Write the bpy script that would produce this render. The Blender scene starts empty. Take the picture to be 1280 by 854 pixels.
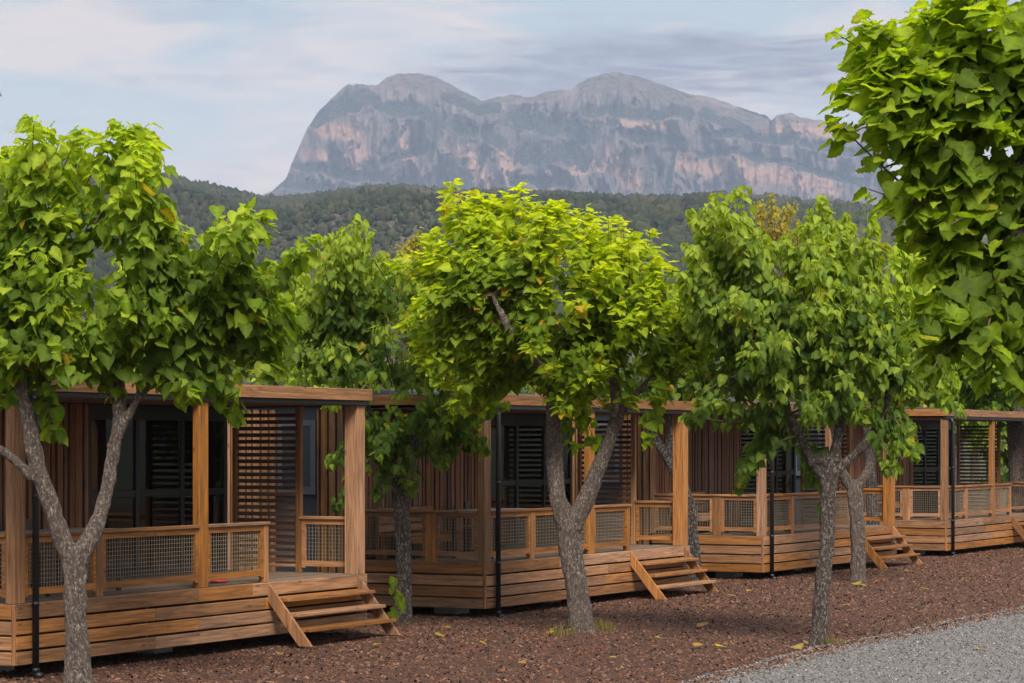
import bpy, bmesh, math, random
import numpy as np
from mathutils import Vector, Matrix
random.seed(7); np.random.seed(7)
sc = bpy.context.scene
col = sc.collection
R_ = math.radians

# ------------------------------------------------------------------ camera
F = 3140.0 / 1280.0          # focal length / image width
HZ = 556.0                   # horizon row in the photograph
CH = 2.6                     # eye height
cam_d = bpy.data.cameras.new('camera')
cam = bpy.data.objects.new('camera', cam_d); col.objects.link(cam)
cam_d.sensor_width = 36; cam_d.lens = 36 * F
cam_d.shift_y = (HZ - 427.0) / 1280.0
cam_d.clip_start = 0.1; cam_d.clip_end = 30000
cam.location = (0, 0, CH); cam.rotation_euler = (R_(90), 0, 0)
sc.camera = cam

# ------------------------------------------------------------------ light
sc.view_settings.view_transform = 'Standard'; sc.view_settings.look = 'None'
sc.view_settings.exposure = 1.0; sc.view_settings.gamma = 1
SUN_EL, SUN_AZ = R_(46), R_(166)      # azimuth measured clockwise from +Y
world = bpy.data.worlds.new('World'); sc.world = world; world.use_nodes = True
wn = world.node_tree; wn.nodes.clear()
def N(nt, typ, **kw):
    n = nt.nodes.new(typ)
    for k, v in kw.items():
        if k.startswith('i_'):
            key = k[2:]
            n.inputs[int(key) if key.isdigit() else key.replace('_', ' ')].default_value = v
        else: setattr(n, k, v)
    return n
def L(nt, a, b): nt.links.new(a, b)
def math_(nt, op, a, b=None, c=None, clamp=False):
    n = nt.nodes.new('ShaderNodeMath'); n.operation = op; n.use_clamp = clamp
    for i, v in enumerate((a, b, c)):
        if v is None: continue
        if hasattr(v, 'is_linked') or hasattr(v, 'links'): nt.links.new(v, n.inputs[i])
        else: n.inputs[i].default_value = v
    return n.outputs[0]
def mix(nt, fac, a, b, mode='MIX'):
    n = nt.nodes.new('ShaderNodeMix'); n.data_type = 'RGBA'; n.blend_type = mode; n.clamp_factor = True
    for s, v in ((n.inputs[0], fac), (n.inputs[6], a), (n.inputs[7], b)):
        if hasattr(v, 'links'): nt.links.new(v, s)
        elif isinstance(v, (int, float)): s.default_value = v
        else: s.default_value = (*v, 1) if len(v) == 3 else v
    return n.outputs[2]
def ramp(nt, fac, stops, interp='LINEAR'):
    n = nt.nodes.new('ShaderNodeValToRGB'); n.color_ramp.interpolation = interp
    els = n.color_ramp.elements
    while len(els) < len(stops): els.new(0.5)
    for e, (p, c) in zip(els, stops):
        e.position = p; e.color = (c, c, c, 1) if isinstance(c, (int, float)) else (*c, 1)
    nt.links.new(fac, n.inputs[0]); return n.outputs[0]
def noise(nt, vec, scale, detail=4, rough=.55, dist=0., dims='3D', w=None):
    n = nt.nodes.new('ShaderNodeTexNoise'); n.noise_dimensions = dims
    n.inputs['Scale'].default_value = scale; n.inputs['Detail'].default_value = detail
    n.inputs['Roughness'].default_value = rough; n.inputs['Distortion'].default_value = dist
    if vec is not None: nt.links.new(vec, n.inputs['Vector'])
    if w is not None: nt.links.new(w, n.inputs['W'])
    return n.outputs[0]
def mapping(nt, vec, scale=(1, 1, 1), loc=(0, 0, 0), rot=(0, 0, 0)):
    n = nt.nodes.new('ShaderNodeMapping'); n.inputs['Scale'].default_value = scale
    n.inputs['Location'].default_value = loc; n.inputs['Rotation'].default_value = rot
    nt.links.new(vec, n.inputs['Vector']); return n.outputs[0]

sky = N(wn, 'ShaderNodeTexSky', sky_type='NISHITA', sun_disc=False)
sky.sun_elevation = SUN_EL; sky.sun_rotation = SUN_AZ
sky.air_density = 1.0; sky.dust_density = 1.5; sky.ozone_density = 2.0
geo = N(wn, 'ShaderNodeTexCoord'); dirv = geo.outputs['Generated']
sep = N(wn, 'ShaderNodeSeparateXYZ'); L(wn, dirv, sep.inputs[0])
elev = sep.outputs[2]
# thin high overcast: a veil that hides most of the blue, in pink-grey streaks
veil_lo = ramp(wn, elev, [(0.0, (6.0, 5.3, 4.8)), (0.08, (5.4, 4.95, 4.6)), (0.125, (4.1, 4.3, 4.3)), (0.19, (2.9, 3.6, 3.9)), (0.4, (3.6, 4.3, 4.9)), (1.0, (4.5, 4.9, 5.4))])
streak = noise(wn, mapping(wn, dirv, (9, 9, 42), (3.1, 0, .7)), 1.0, 6, .55, .6)
pink = ramp(wn, streak, [(0.46, 0.0), (0.62, 1.0)])
c1 = mix(wn, math_(wn, 'MULTIPLY', pink, .7), veil_lo, (6.4, 4.9, 4.1))
wisp = noise(wn, mapping(wn, dirv, (16, 16, 95), (0.4, 2, .1), (0, R_(6), 0)), 1.0, 7, .6, .9)
grey = ramp(wn, wisp, [(0.5, 0.0), (0.72, 1.0)])
c2 = mix(wn, math_(wn, 'MULTIPLY', grey, .6), c1, (2.5, 2.6, 3.1))
# the long lens-shaped cloud over the summits
def lens(cx, cz, rx, rz, tilt):
    p = mapping(wn, dirv, (1, 1, 1), (0, 0, 0), (0, tilt, 0))
    s = N(wn, 'ShaderNodeSeparateXYZ'); L(wn, p, s.inputs[0])
    d = noise(wn, mapping(wn, dirv, (9, 9, 55)), 1.0, 6, .62, 1.2)
    dx = math_(wn, 'DIVIDE', math_(wn, 'SUBTRACT', s.outputs[0], cx), rx)
    dz = math_(wn, 'DIVIDE', math_(wn, 'SUBTRACT', s.outputs[2], cz), rz)
    r = math_(wn, 'ADD', math_(wn, 'POWER', math_(wn, 'ABSOLUTE', dx), 2), math_(wn, 'POWER', math_(wn, 'ABSOLUTE', dz), 2))
    r = math_(wn, 'ADD', r, math_(wn, 'MULTIPLY', math_(wn, 'SUBTRACT', d, .5), 2.4))
    front = math_(wn, 'GREATER_THAN', sep.outputs[1], 0)
    return math_(wn, 'MULTIPLY', ramp(wn, r, [(0.35, 1.0), (1.0, 0.0)]), front)
lm = lens(0.055, 0.146, 0.115, 0.019, 0)
lw = ramp(wn, noise(wn, mapping(wn, dirv, (30, 30, 190), (2, 1, 0), (0, R_(-8), 0)), 1.0, 6, .6, 1.), [(.35, 0.), (.65, 1.)])
c3 = mix(wn, math_(wn, 'MULTIPLY', lm, math_(wn, 'MULTIPLY_ADD', lw, .75, .35), clamp=True), c2, (1.7, 1.55, 1.95))
skyc = mix(wn, 0.9, sky.outputs[0], c3)
bg = N(wn, 'ShaderNodeBackground'); L(wn, skyc, bg.inputs[0]); bg.inputs[1].default_value = 0.092
wo = N(wn, 'ShaderNodeOutputWorld'); L(wn, bg.outputs[0], wo.inputs[0])

sun_d = bpy.data.lights.new('sun', 'SUN'); sun = bpy.data.objects.new('sun', sun_d); col.objects.link(sun)
sun_d.energy = 2.7; sun_d.angle = R_(24); sun_d.color = (1, .93, .84)
sd = Vector((math.sin(SUN_AZ) * math.cos(SUN_EL), math.cos(SUN_AZ) * math.cos(SUN_EL), math.sin(SUN_EL)))
sun.rotation_euler = sd.to_track_quat('Z', 'Y').to_euler(); sun.location = (20, -20, 40)

# ------------------------------------------------------------------ helpers
TH = math.atan2(2300 - 640, 3140.0)      # the row of cabins runs off to the right
RX, RY = math.sin(TH), math.cos(TH)
ROWROT = math.pi / 2 - TH
def at(px, py, Y): return Vector(((px - 640) / 3140.0 * Y, Y, CH + (HZ - py) / 3140.0 * Y))
def tag(o, label=None, cat=None, group=None, kind=None):
    if label: o['label'] = label
    if cat: o['category'] = cat
    if group: o['group'] = group
    if kind: o['kind'] = kind
    return o
def empty(name, loc=(0, 0, 0), rz=0, **kw):
    o = bpy.data.objects.new(name, None); col.objects.link(o); o.location = loc
    o.rotation_euler = (0, 0, rz); o.empty_display_size = .2; return tag(o, **kw)
def link(name, me, parent=None, loc=(0, 0, 0), rot=(0, 0, 0)):
    o = bpy.data.objects.new(name, me); col.objects.link(o); o.location = loc; o.rotation_euler = rot
    if parent: o.parent = parent
    return o
def mesh_np(name, V, Fc, mat, smooth=False, cols=None):
    me = bpy.data.meshes.new(name)
    V = np.asarray(V, dtype=np.float32)
    if isinstance(Fc, np.ndarray):
        n, k = Fc.shape
        me.vertices.add(len(V)); me.vertices.foreach_set('co', V.ravel())
        me.loops.add(n * k); me.loops.foreach_set('vertex_index', Fc.astype(np.int32).ravel())
        me.polygons.add(n); me.polygons.foreach_set('loop_start', np.arange(n, dtype=np.int32) * k)
        me.update(calc_edges=True)
    else:
        me.from_pydata([tuple(v) for v in V], [], Fc)
    if cols is not None:
        a = me.color_attributes.new('tint', 'FLOAT_COLOR', 'POINT')
        c = np.ones((len(V), 4), dtype=np.float32); c[:, :3] = cols
        a.data.foreach_set('color', c.ravel())
    if smooth: me.polygons.foreach_set('use_smooth', np.ones(len(me.polygons), dtype=bool))
    if mat: me.materials.append(mat)
    me.update(); return me

# numpy value-noise
_perm = np.random.RandomState(3).rand(64, 64, 64).astype(np.float64)
def vnoise(x, y, z):
    x, y, z = np.broadcast_arrays(x, y, z)
    xi, yi, zi = np.floor(x).astype(int), np.floor(y).astype(int), np.floor(z).astype(int)
    fx, fy, fz = x - xi, y - yi, z - zi
    fx, fy, fz = [f * f * (3 - 2 * f) for f in (fx, fy, fz)]
    r = 0
    for a in (0, 1):
        for b in (0, 1):
            for c in (0, 1):
                w = (fx if a else 1 - fx) * (fy if b else 1 - fy) * (fz if c else 1 - fz)
                r = r + w * _perm[(xi + a) % 64, (yi + b) % 64, (zi + c) % 64]
    return r * 2 - 1
def fbm(x, y, z=0., o=5, g=.5):
    s, a, r = 0, 1., 0
    for i in range(o):
        s = s + a * vnoise(x * 2 ** i + 7.3 * i, y * 2 ** i + 3.1 * i, z * 2 ** i + 1.7 * i); r += a; a *= g
    return s / r

# ------------------------------------------------------------------ materials
def newmat(name):
    m = bpy.data.materials.new(name); m.use_nodes = True; nt = m.node_tree
    b = nt.nodes['Principled BSDF']; return m, nt, b
def wood(name, axis, base, rough=.65, grey=0.08):
    m, nt, b = newmat(name)
    tc = N(nt, 'ShaderNodeTexCoord'); oi = N(nt, 'ShaderNodeObjectInfo')
    rnd = oi.outputs['Random']
    off = N(nt, 'ShaderNodeVectorMath', operation='ADD'); L(nt, tc.outputs['Object'], off.inputs[0])
    cb = N(nt, 'ShaderNodeCombineXYZ')
    for i, k in enumerate((37., 71., 53.)): L(nt, math_(nt, 'MULTIPLY', rnd, k), cb.inputs[i])
    L(nt, cb.outputs[0], off.inputs[1])
    sca = [22, 22, 22]; sca[axis] = 1.3
    g = noise(nt, mapping(nt, off.outputs[0], tuple(sca)), 1.0, 6, .6, 1.0)
    sca2 = [90, 90, 90]; sca2[axis] = 3
    g2 = noise(nt, mapping(nt, off.outputs[0], tuple(sca2)), 1.0, 4, .6)
    ks = [7, 7, 7]; ks[axis] = 2.2
    vo = N(nt, 'ShaderNodeTexVoronoi'); vo.inputs['Scale'].default_value = 1.0; vo.inputs['Randomness'].default_value = 1
    L(nt, mapping(nt, off.outputs[0], tuple(ks)), vo.inputs['Vector'])
    knot = ramp(nt, vo.outputs['Distance'], [(0.05, 1.0), (0.13, 0.0)])
    blot = noise(nt, off.outputs[0], 1.7, 4, .6)
    A = tuple(c * .42 for c in base); B = tuple(min(1, c * 1.35) for c in base)
    c = mix(nt, ramp(nt, g, [(0.32, 0.), (0.68, 1.)]), A, B)
    c = mix(nt, math_(nt, 'MULTIPLY', ramp(nt, g2, [(0.45, 0.), (0.65, 1.)]), .55), c, tuple(x * .4 for x in base))
    c = mix(nt, math_(nt, 'MULTIPLY', ramp(nt, blot, [(0.45, 0.), (0.75, 1.)]), grey), c, (.19, .145, .11))
    c = mix(nt, math_(nt, 'MULTIPLY', knot, .75), c, tuple(x * .2 for x in base))
    hs = N(nt, 'ShaderNodeHueSaturation'); L(nt, c, hs.inputs['Color'])
    L(nt, math_(nt, 'MULTIPLY_ADD', rnd, .5, .58), hs.inputs['Value'])
    L(nt, math_(nt, 'MULTIPLY_ADD', math_(nt, 'FRACT', math_(nt, 'MULTIPLY', rnd, 17.)), .3, .8), hs.inputs['Saturation'])
    L(nt, hs.outputs[0], b.inputs['Base Color']); b.inputs['Roughness'].default_value = rough
    bp = N(nt, 'ShaderNodeBump'); bp.inputs['Strength'].default_value = .35; bp.inputs['Distance'].default_value = .01
    L(nt, math_(nt, 'ADD', g, math_(nt, 'MULTIPLY', g2, .4)), bp.inputs['Height']); L(nt, bp.outputs[0], b.inputs['Normal'])
    return m
WB = (.42, .178, .05)
W3 = [wood('wood_x', 0, WB), wood('wood_y', 1, WB), wood('wood_z', 2, WB)]
WD = [wood('wood_dark_x', 0, (.2, .095, .05)), wood('wood_dark_y', 1, (.2, .095, .05)), wood('wood_slat_shade_z', 2, (.28, .115, .05), grey=.2)]  # wall slat copy has the terrace shade put into its darker base colour
def plain(name, c, rough=.5, metal=0, var=.12, sc_=9, bump=.05):
    m, nt, b = newmat(name)
    tc = N(nt, 'ShaderNodeTexCoord')
    n = noise(nt, tc.outputs['Object'], sc_, 6, .6)
    cc = mix(nt, ramp(nt, n, [(0.3, 0.), (0.7, 1.)]), tuple(x * (1 - var) for x in c), tuple(min(1, x * (1 + var)) for x in c))
    L(nt, cc, b.inputs['Base Color']); b.inputs['Roughness'].default_value = rough; b.inputs['Metallic'].default_value = metal
    bp = N(nt, 'ShaderNodeBump'); bp.inputs['Strength'].default_value = .3; bp.inputs['Distance'].default_value = bump * .1
    L(nt, noise(nt, tc.outputs['Object'], sc_ * 8, 5, .6), bp.inputs['Height']); L(nt, bp.outputs[0], b.inputs['Normal'])
    return m
M_black = plain('black_metal', (.012, .013, .016), .4)
M_anth = plain('anthracite_panel', (.035, .042, .052), .55)
M_shut = plain('grey_shutter', (.10, .115, .135), .5)
M_roof = plain('roof_sheet', (.045, .052, .06), .6)
M_back = plain('wall_backing', (.018, .015, .014), .8)
M_int = plain('interior_panel', (.09, .06, .045), .6)
M_wire = plain('galvanised_wire', (.26, .21, .15), .5, .2)
M_greytop = plain('grey_table_top', (.22, .23, .24), .4)
M_curt = plain('curtain_cloth', (.32, .28, .23), .9, sc_=20)
M_conc = plain('concrete_pad', (.3, .29, .28), .9, sc_=14, bump=.3)
M_red = plain('red_plastic', (.45, .05, .04), .4)
M_white = plain('white_cloth', (.6, .6, .58), .8)
mg, nt, b = newmat('window_glass')
nt.nodes.remove(b)
tr = N(nt, 'ShaderNodeBsdfTransparent'); tr.inputs[0].default_value = (.62, .66, .66, 1)
gl = N(nt, 'ShaderNodeBsdfGlossy'); gl.inputs['Roughness'].default_value = .02
tcg = N(nt, 'ShaderNodeTexCoord'); bpg = N(nt, 'ShaderNodeBump'); bpg.inputs['Strength'].default_value = .05; bpg.inputs['Distance'].default_value = .02
L(nt, noise(nt, tcg.outputs['Object'], 1.2, 2), bpg.inputs['Height']); L(nt, bpg.outputs[0], gl.inputs['Normal'])
fr = N(nt, 'ShaderNodeFresnel'); fr.inputs[0].default_value = 1.6
ms = N(nt, 'ShaderNodeMixShader'); L(nt, math_(nt, 'MULTIPLY', fr.outputs[0], 1.0, clamp=True), ms.inputs[0]); L(nt, tr.outputs[0], ms.inputs[1]); L(nt, gl.outputs[0], ms.inputs[2])
L(nt, ms.outputs[0], nt.nodes['Material Output'].inputs[0]); M_glass = mg
M_bulb, nt, b = newmat('lamp_bulb'); b.inputs['Emission Color'].default_value = (1, .55, .2, 1); b.inputs['Emission Strength'].default_value = 6; b.inputs['Base Color'].default_value = (1, .7, .4, 1)

def barkmat(name, c):
    m, nt, b = newmat(name)
    tc = N(nt, 'ShaderNodeTexCoord'); o = tc.outputs['Object']
    a = noise(nt, mapping(nt, o, (16, 16, 5)), 1.0, 8, .65, 1.2)
    cr_ = noise(nt, mapping(nt, o, (42, 42, 11)), 1.0, 7, .72, 1.8)
    crack = ramp(nt, math_(nt, 'ABSOLUTE', math_(nt, 'SUBTRACT', cr_, .5)), [(0.0, 0.), (0.07, 1.)])
    lich = ramp(nt, noise(nt, mapping(nt, o, (1, 1, .6)), 34, 6, .75), [(0.51, 0.), (0.60, 1.)])
    cc = mix(nt, ramp(nt, a, [(0.3, 0.), (0.7, 1.)]), tuple(x * .5 for x in c), tuple(x * 1.35 for x in c))
    cc = mix(nt, crack, tuple(x * .3 for x in c), cc)
    cc = mix(nt, math_(nt, 'MULTIPLY', lich, .75), cc, (.46, .41, .36))
    L(nt, cc, b.inputs['Base Color']); b.inputs['Roughness'].default_value = .9
    bp = N(nt, 'ShaderNodeBump'); bp.inputs['Strength'].default_value = 1.; bp.inputs['Distance'].default_value = .04
    L(nt, math_(nt, 'ADD', a, math_(nt, 'MULTIPLY', crack, .5)), bp.inputs['Height']); L(nt, bp.outputs[0], b.inputs['Normal'])
    return m
M_bark = barkmat('bark_grey', (.25, .18, .14)); M_barkd = barkmat('bark_dark', (.075, .058, .05)); M_barkm = barkmat('bark_brown', (.14, .10, .08))
M_twig = plain('twig', (.09, .06, .035), .8)
def leafmat(name, trans=.4, spec=.35):
    m, nt, b = newmat(name)
    at_ = N(nt, 'ShaderNodeAttribute', attribute_name='tint')
    tc = N(nt, 'ShaderNodeTexCoord')
    n = noise(nt, tc.outputs['Object'], 6, 4, .6)
    c = mix(nt, ramp(nt, n, [(0.35, 0.), (0.7, .35)]), at_.outputs['Color'], mix(nt, 1.0, at_.outputs['Color'], (.6, .75, .6), 'MULTIPLY'))
    L(nt, c, b.inputs['Base Color']); b.inputs['Roughness'].default_value = .6; b.inputs['Specular IOR Level'].default_value = spec
    t = N(nt, 'ShaderNodeBsdfTranslucent'); L(nt, mix(nt, 1., c, (1.7, 1.65, .55), 'MULTIPLY'), t.inputs[0])
    s = N(nt, 'ShaderNodeMixShader'); s.inputs[0].default_value = trans
    L(nt, b.outputs[0], s.inputs[1]); L(nt, t.outputs[0], s.inputs[2]); L(nt, s.outputs[0], nt.nodes['Material Output'].inputs[0])
    return m
M_leaf = leafmat('leaf_blade', .55, .2)

# ------------------------------------------------------------------ boxes (chamfered, cached)
_cache = {}
def cham(sx, sy, sz, mat, ch=.006):
    key = (round(sx, 3), round(sy, 3), round(sz, 3), mat.name)
    if key in _cache: return _cache[key]
    h = (sx / 2, sy / 2, sz / 2); c = min(ch, min(h) * .4)
    bm = bmesh.new(); vs = {}
    for X in (-1, 1):
        for Y in (-1, 1):
            for Z in (-1, 1):
                sg = (X, Y, Z)
                for a in range(3):
                    p = [sg[i] * (h[i] - (0 if i == a else c)) for i in range(3)]
                    vs[(sg, a)] = bm.verts.new(p)
    for a in range(3):
        o = [i for i in range(3) if i != a]
        for s in (-1, 1):
            q = []
            for u, v in ((-1, -1), (1, -1), (1, 1), (-1, 1)):
                sg = [0, 0, 0]; sg[a] = s; sg[o[0]] = u; sg[o[1]] = v; q.append(vs[(tuple(sg), a)])
            bm.faces.new(q)
    for a in range(3):
        o = [i for i in range(3) if i != a]
        for u in (-1, 1):
            for v in (-1, 1):
                s0 = [0, 0, 0]; s1 = [0, 0, 0]; s0[a] = -1; s1[a] = 1
                for s in (s0, s1): s[o[0]] = u; s[o[1]] = v
                s0, s1 = tuple(s0), tuple(s1)
                bm.faces.new([vs[(s0, o[0])], vs[(s1, o[0])], vs[(s1, o[1])], vs[(s0, o[1])]])
    for sg in {k[0] for k in vs}: bm.faces.new([vs[(sg, 0)], vs[(sg, 1)], vs[(sg, 2)]])
    bmesh.ops.recalc_face_normals(bm, faces=bm.faces)
    me = bpy.data.meshes.new('board'); bm.to_mesh(me); bm.free(); me.materials.append(mat)
    _cache[key] = me; return me
def wm(bank, sx, sy, sz):
    d = (sx, sy, sz); return bank[d.index(max(d))]
def box(name, p0, p1, mat, parent=None, jit=0., ch=.006, rot=None):
    s = [p1[i] - p0[i] for i in range(3)]; c = [(p1[i] + p0[i]) / 2 for i in range(3)]
    if isinstance(mat, list): mat = wm(mat, *s)
    r = (0, 0, 0) if rot is None else rot
    if jit: c = [v + random.uniform(-jit, jit) for v in c]; 
    return link(name, cham(*s, mat, ch), parent, c, r)
class MB:                                  # several boxes / tubes as ONE mesh
    def __init__(s): s.V = []; s.F = []
    def box(s, p0, p1):
        n = len(s.V)
        for z in (0, 1):
            for x, y in ((0, 0), (1, 0), (1, 1), (0, 1)):
                s.V.append((p1[0] if x else p0[0], p1[1] if y else p0[1], p1[2] if z else p0[2]))
        for f in ((3, 2, 1, 0), (4, 5, 6, 7), (0, 1, 5, 4), (1, 2, 6, 5), (2, 3, 7, 6), (3, 0, 4, 7)):
            s.F.append([n + i for i in f])
    def tube(s, pts, rad, k=8, cap=True):
        pts = [Vector(p) for p in pts]; n0 = len(s.V); m = len(pts)
        if not hasattr(rad, '__len__'): rad = [rad] * m
        up = None
        for i, p in enumerate(pts):
            d = (pts[min(i + 1, m - 1)] - pts[max(i - 1, 0)]).normalized()
            if up is None: up = d.orthogonal().normalized()
            up = (up - d * up.dot(d)).normalized(); sd_ = d.cross(up)
            for j in range(k):
                a = 2 * math.pi * j / k; s.V.append(tuple(p + (up * math.cos(a) + sd_ * math.sin(a)) * rad[i]))
        for i in range(m - 1):
            for j in range(k):
                a, b_ = n0 + i * k + j, n0 + i * k + (j + 1) % k
                s.F.append([a, b_, b_ + k, a + k])
        if cap:
            s.F.append([n0 + j for j in range(k)][::-1]); s.F.append([n0 + (m - 1) * k + j for j in range(k)])
    def build(s, name, mat, parent=None, smooth=False, loc=(0, 0, 0)):
        return link(name, s.mesh(name, mat, smooth), parent, loc)
    def mesh(s, name, mat, smooth=False):
        me = bpy.data.meshes.new(name); me.from_pydata(s.V, [], s.F); me.materials.append(mat)
        if smooth:
            for p in me.polygons: p.use_smooth = True
        return me

# ------------------------------------------------------------------ terrain
def gz(x, y):                              # ground height
    x = np.asarray(x, float); y = np.asarray(y, float)
    t = (x + 5.5) * RY - (y - 27.8) * RX   # metres in front of the cabin row
    s = (x + 5.5) * RX + (y - 27.8) * RY
    z = 0.07 * np.clip((s - 8) / 20., 0, 1) + .03 * fbm(x * .35, y * .35, 0.2, 3)
    z = z + .05 * np.clip(1 - abs(t - 3.0) / 3.0, 0, 1)
    return z
def gmat(name, cols, scale, bump, rough=.95):
    m, nt, b = newmat(name)
    g = N(nt, 'ShaderNodeNewGeometry'); p = g.outputs['Position']
    v = N(nt, 'ShaderNodeTexVoronoi'); v.inputs['Scale'].default_value = scale; L(nt, p, v.inputs['Vector'])
    sp = N(nt, 'ShaderNodeSeparateColor'); L(nt, v.outputs['Color'], sp.inputs[0])
    n = noise(nt, p, scale * .8, 6, .7)
    big = noise(nt, p, .9, 6, .7)
    f = math_(nt, 'ADD', math_(nt, 'MULTIPLY', sp.outputs[0], .6), math_(nt, 'MULTIPLY', n, .4))
    c = ramp(nt, f, [(0.15, cols[0]), (0.5, cols[1]), (0.85, cols[2])])
    c = mix(nt, ramp(nt, big, [(0.4, 0.), (0.7, .5)]), c, cols[3])
    L(nt, c, b.inputs['Base Color']); b.inputs['Roughness'].default_value = rough
    bp = N(nt, 'ShaderNodeBump'); bp.inputs['Strength'].default_value = 1; bp.inputs['Distance'].default_value = bump
    L(nt, math_(nt, 'ADD', math_(nt, 'MULTIPLY', v.outputs['Distance'], -1.), n), bp.inputs['Height']); L(nt, bp.outputs[0], b.inputs['Normal'])
    return m
M_mulch = gmat('bark_mulch', [(.02, .0075, .004), (.09, .035, .017), (.185, .08, .04), (.056, .024, .013)], 34, .03)
M_gravel = gmat('pale_gravel', [(.07, .066, .063), (.185, .175, .168), (.36, .345, .335), (.16, .14, .12)], 42, .02)
M_meadow = gmat('meadow_grass', [(.02, .03, .012), (.05, .07, .025), (.1, .1, .05), (.06, .07, .03)], 3, .1)

def grid(x0, x1, y0, y1, n, m, zf, name, mat):
    X, Y = np.meshgrid(np.linspace(x0, x1, n), np.linspace(y0, y1, m))
    Z = zf(X, Y); V = np.stack([X, Y, Z], -1).reshape(-1, 3)
    i = np.arange(n - 1)[None, :] + np.arange(m - 1)[:, None] * n
    Fc = np.stack([i, i + 1, i + n + 1, i + n], -1).reshape(-1, 4)
    return mesh_np(name, V, Fc, mat, True)
tag(link('ground', mesh_np('ground', [(-9000, -600, -.12), (9000, -600, -.12), (9000, 8650, -.12), (-9000, 8650, -.12)], [[0, 1, 2, 3]], M_meadow)), kind='structure')
tag(link('mulch_ground', grid(-30, 60, 10, 95, 360, 340, gz, 'mulch', M_mulch)), kind='structure')
# gravel road: a ribbon whose near edge wanders beside the row
road_edge = [(-40, 8.), (-10, 7.8), (-3, 7.5), (0, 7.3), (3.2, 7.0), (5.5, 6.7), (8.2, 6.5), (11.5, 6.6), (16.6, 6.65), (30, 6.6), (60, 6.5)]
def redge(s): return np.interp(s, [a for a, _ in road_edge], [b_ for _, b_ in road_edge]) + (.10 * fbm(s * .6, 3.3, 0., 4)) + .08 * fbm(s * 4, 8.3, 0., 3)
def st2xy(s, t): return -5.514 + s * RX + t * RY, 27.82 + s * RY - t * RX     # t>0: in front of the row
S = np.linspace(-45, 62, 900); Vr = []; K = 14
for k in range(K):
    T = redge(S) + 5.5 * (k / (K - 1)) ** 1.5
    x, y = st2xy(S, T); Vr.append(np.stack([x, y, gz(x, y) + (-.01 if k == 0 else .03)], -1))
Vr = np.concatenate(Vr); n = len(S)
i = np.arange(n - 1)[None, :] + np.arange(K - 1)[:, None] * n
tag(link('gravel_road', mesh_np('road', Vr, np.stack([i, i + n, i + n + 1, i + 1], -1).reshape(-1, 4), M_gravel, True)), kind='structure')

# loose chips of bark and gravel stones
def scatter(name, n, tfun, smin, smax, size, cols, mat, flat=.4, zoff=0.):
    s = smin + (smax - smin) * np.random.rand(n) ** 1.3
    t = tfun(s, np.random.rand(n))
    x, y = st2xy(s, t); px = 640 + 3140 * x / y; py = HZ + 3140 * CH / y
    ok = (px > -20) & (px < 1300) & (py < 880) & (y > 5); x, y = x[ok], y[ok]; n = len(x)
    z = gz(x, y) + zoff
    tt = (x + 5.514) * RY - (y - 27.82) * RX; ss = (x + 5.514) * RX + (y - 27.82) * RY
    if zoff == 0: z = z + np.where(tt > redge(ss) - .03, .032, 0)
    base = np.array([(-1, -.45, -.3), (1, -.35, -.3), (.9, .45, -.3), (-.9, .4, -.3), (-.5, 0, .6), (.55, .05, .6)])
    fc = np.array([(0, 1, 5), (0, 5, 4), (1, 2, 5), (2, 3, 4), (2, 4, 5), (3, 0, 4)])
    sz = size * (.45 + np.random.rand(n) ** 2 * 1.1); a = np.random.rand(n) * 6.283; tl = (np.random.rand(n) - .5) * 1.6
    B = base[None] * sz[:, None, None] * np.stack([np.ones(n), .5 + .6 * np.random.rand(n), flat * np.ones(n)], -1)[:, None, :]
    X = B[..., 0] * np.cos(tl)[:, None] - B[..., 2] * np.sin(tl)[:, None]; Z = B[..., 0] * np.sin(tl)[:, None] + B[..., 2] * np.cos(tl)[:, None]
    ca, sa = np.cos(a)[:, None], np.sin(a)[:, None]
    V = np.stack([X * ca - B[..., 1] * sa + x[:, None], X * sa + B[..., 1] * ca + y[:, None], Z + z[:, None] + .3 * sz[:, None] * flat], -1).reshape(-1, 3)
    Fc = (fc[None] + 6 * np.arange(n)[:, None, None]).reshape(-1, 3)
    cs = np.array(cols)[np.random.randint(0, len(cols), n)] * (.7 + .6 * np.random.rand(n, 1))
    return link(name, mesh_np(name, V, Fc, mat, False, np.repeat(cs, 6, 0)))
def tintmat(name, rough=.85):
    m, nt, b = newmat(name); a = N(nt, 'ShaderNodeAttribute', attribute_name='tint')
    tc = N(nt, 'ShaderNodeTexCoord'); n_ = noise(nt, tc.outputs['Object'], 60, 4, .7)
    L(nt, mix(nt, ramp(nt, n_, [(0.3, 0.), (0.7, 1.)]), mix(nt, 1., a.outputs['Color'], (.55, .5, .5), 'MULTIPLY'), a.outputs['Color']), b.inputs['Base Color'])
    b.inputs['Roughness'].default_value = rough; return m
M_chip = tintmat('mulch_chip'); M_stone = tintmat('gravel_stone')
tag(scatter('mulch_chips', 150000, lambda s, r: np.minimum(r * 13.8 - 6.0, redge(s) + .03 + .35 * np.random.rand(len(s)) ** 3), -8, 45, .027, [(.17, .062, .027), (.095, .036, .018), (.24, .115, .06), (.04, .017, .01), (.19, .07, .03), (.26, .155, .09), (.135, .053, .025), (.068, .028, .015)], M_chip), 'loose reddish brown bark chips covering the ground before the cabins', 'mulch', kind='stuff')
tag(scatter('gravel_stones', 60000, lambda s, r: redge(s) - .12 + 5 * r ** 1.4, -6, 30, .014, [(.235, .222, .215), (.15, .142, .138), (.33, .315, .305), (.22, .195, .17), (.10, .1, .1)], M_stone, .7, .035), 'loose grey gravel stones on the access road', 'gravel', kind='stuff')

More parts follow.
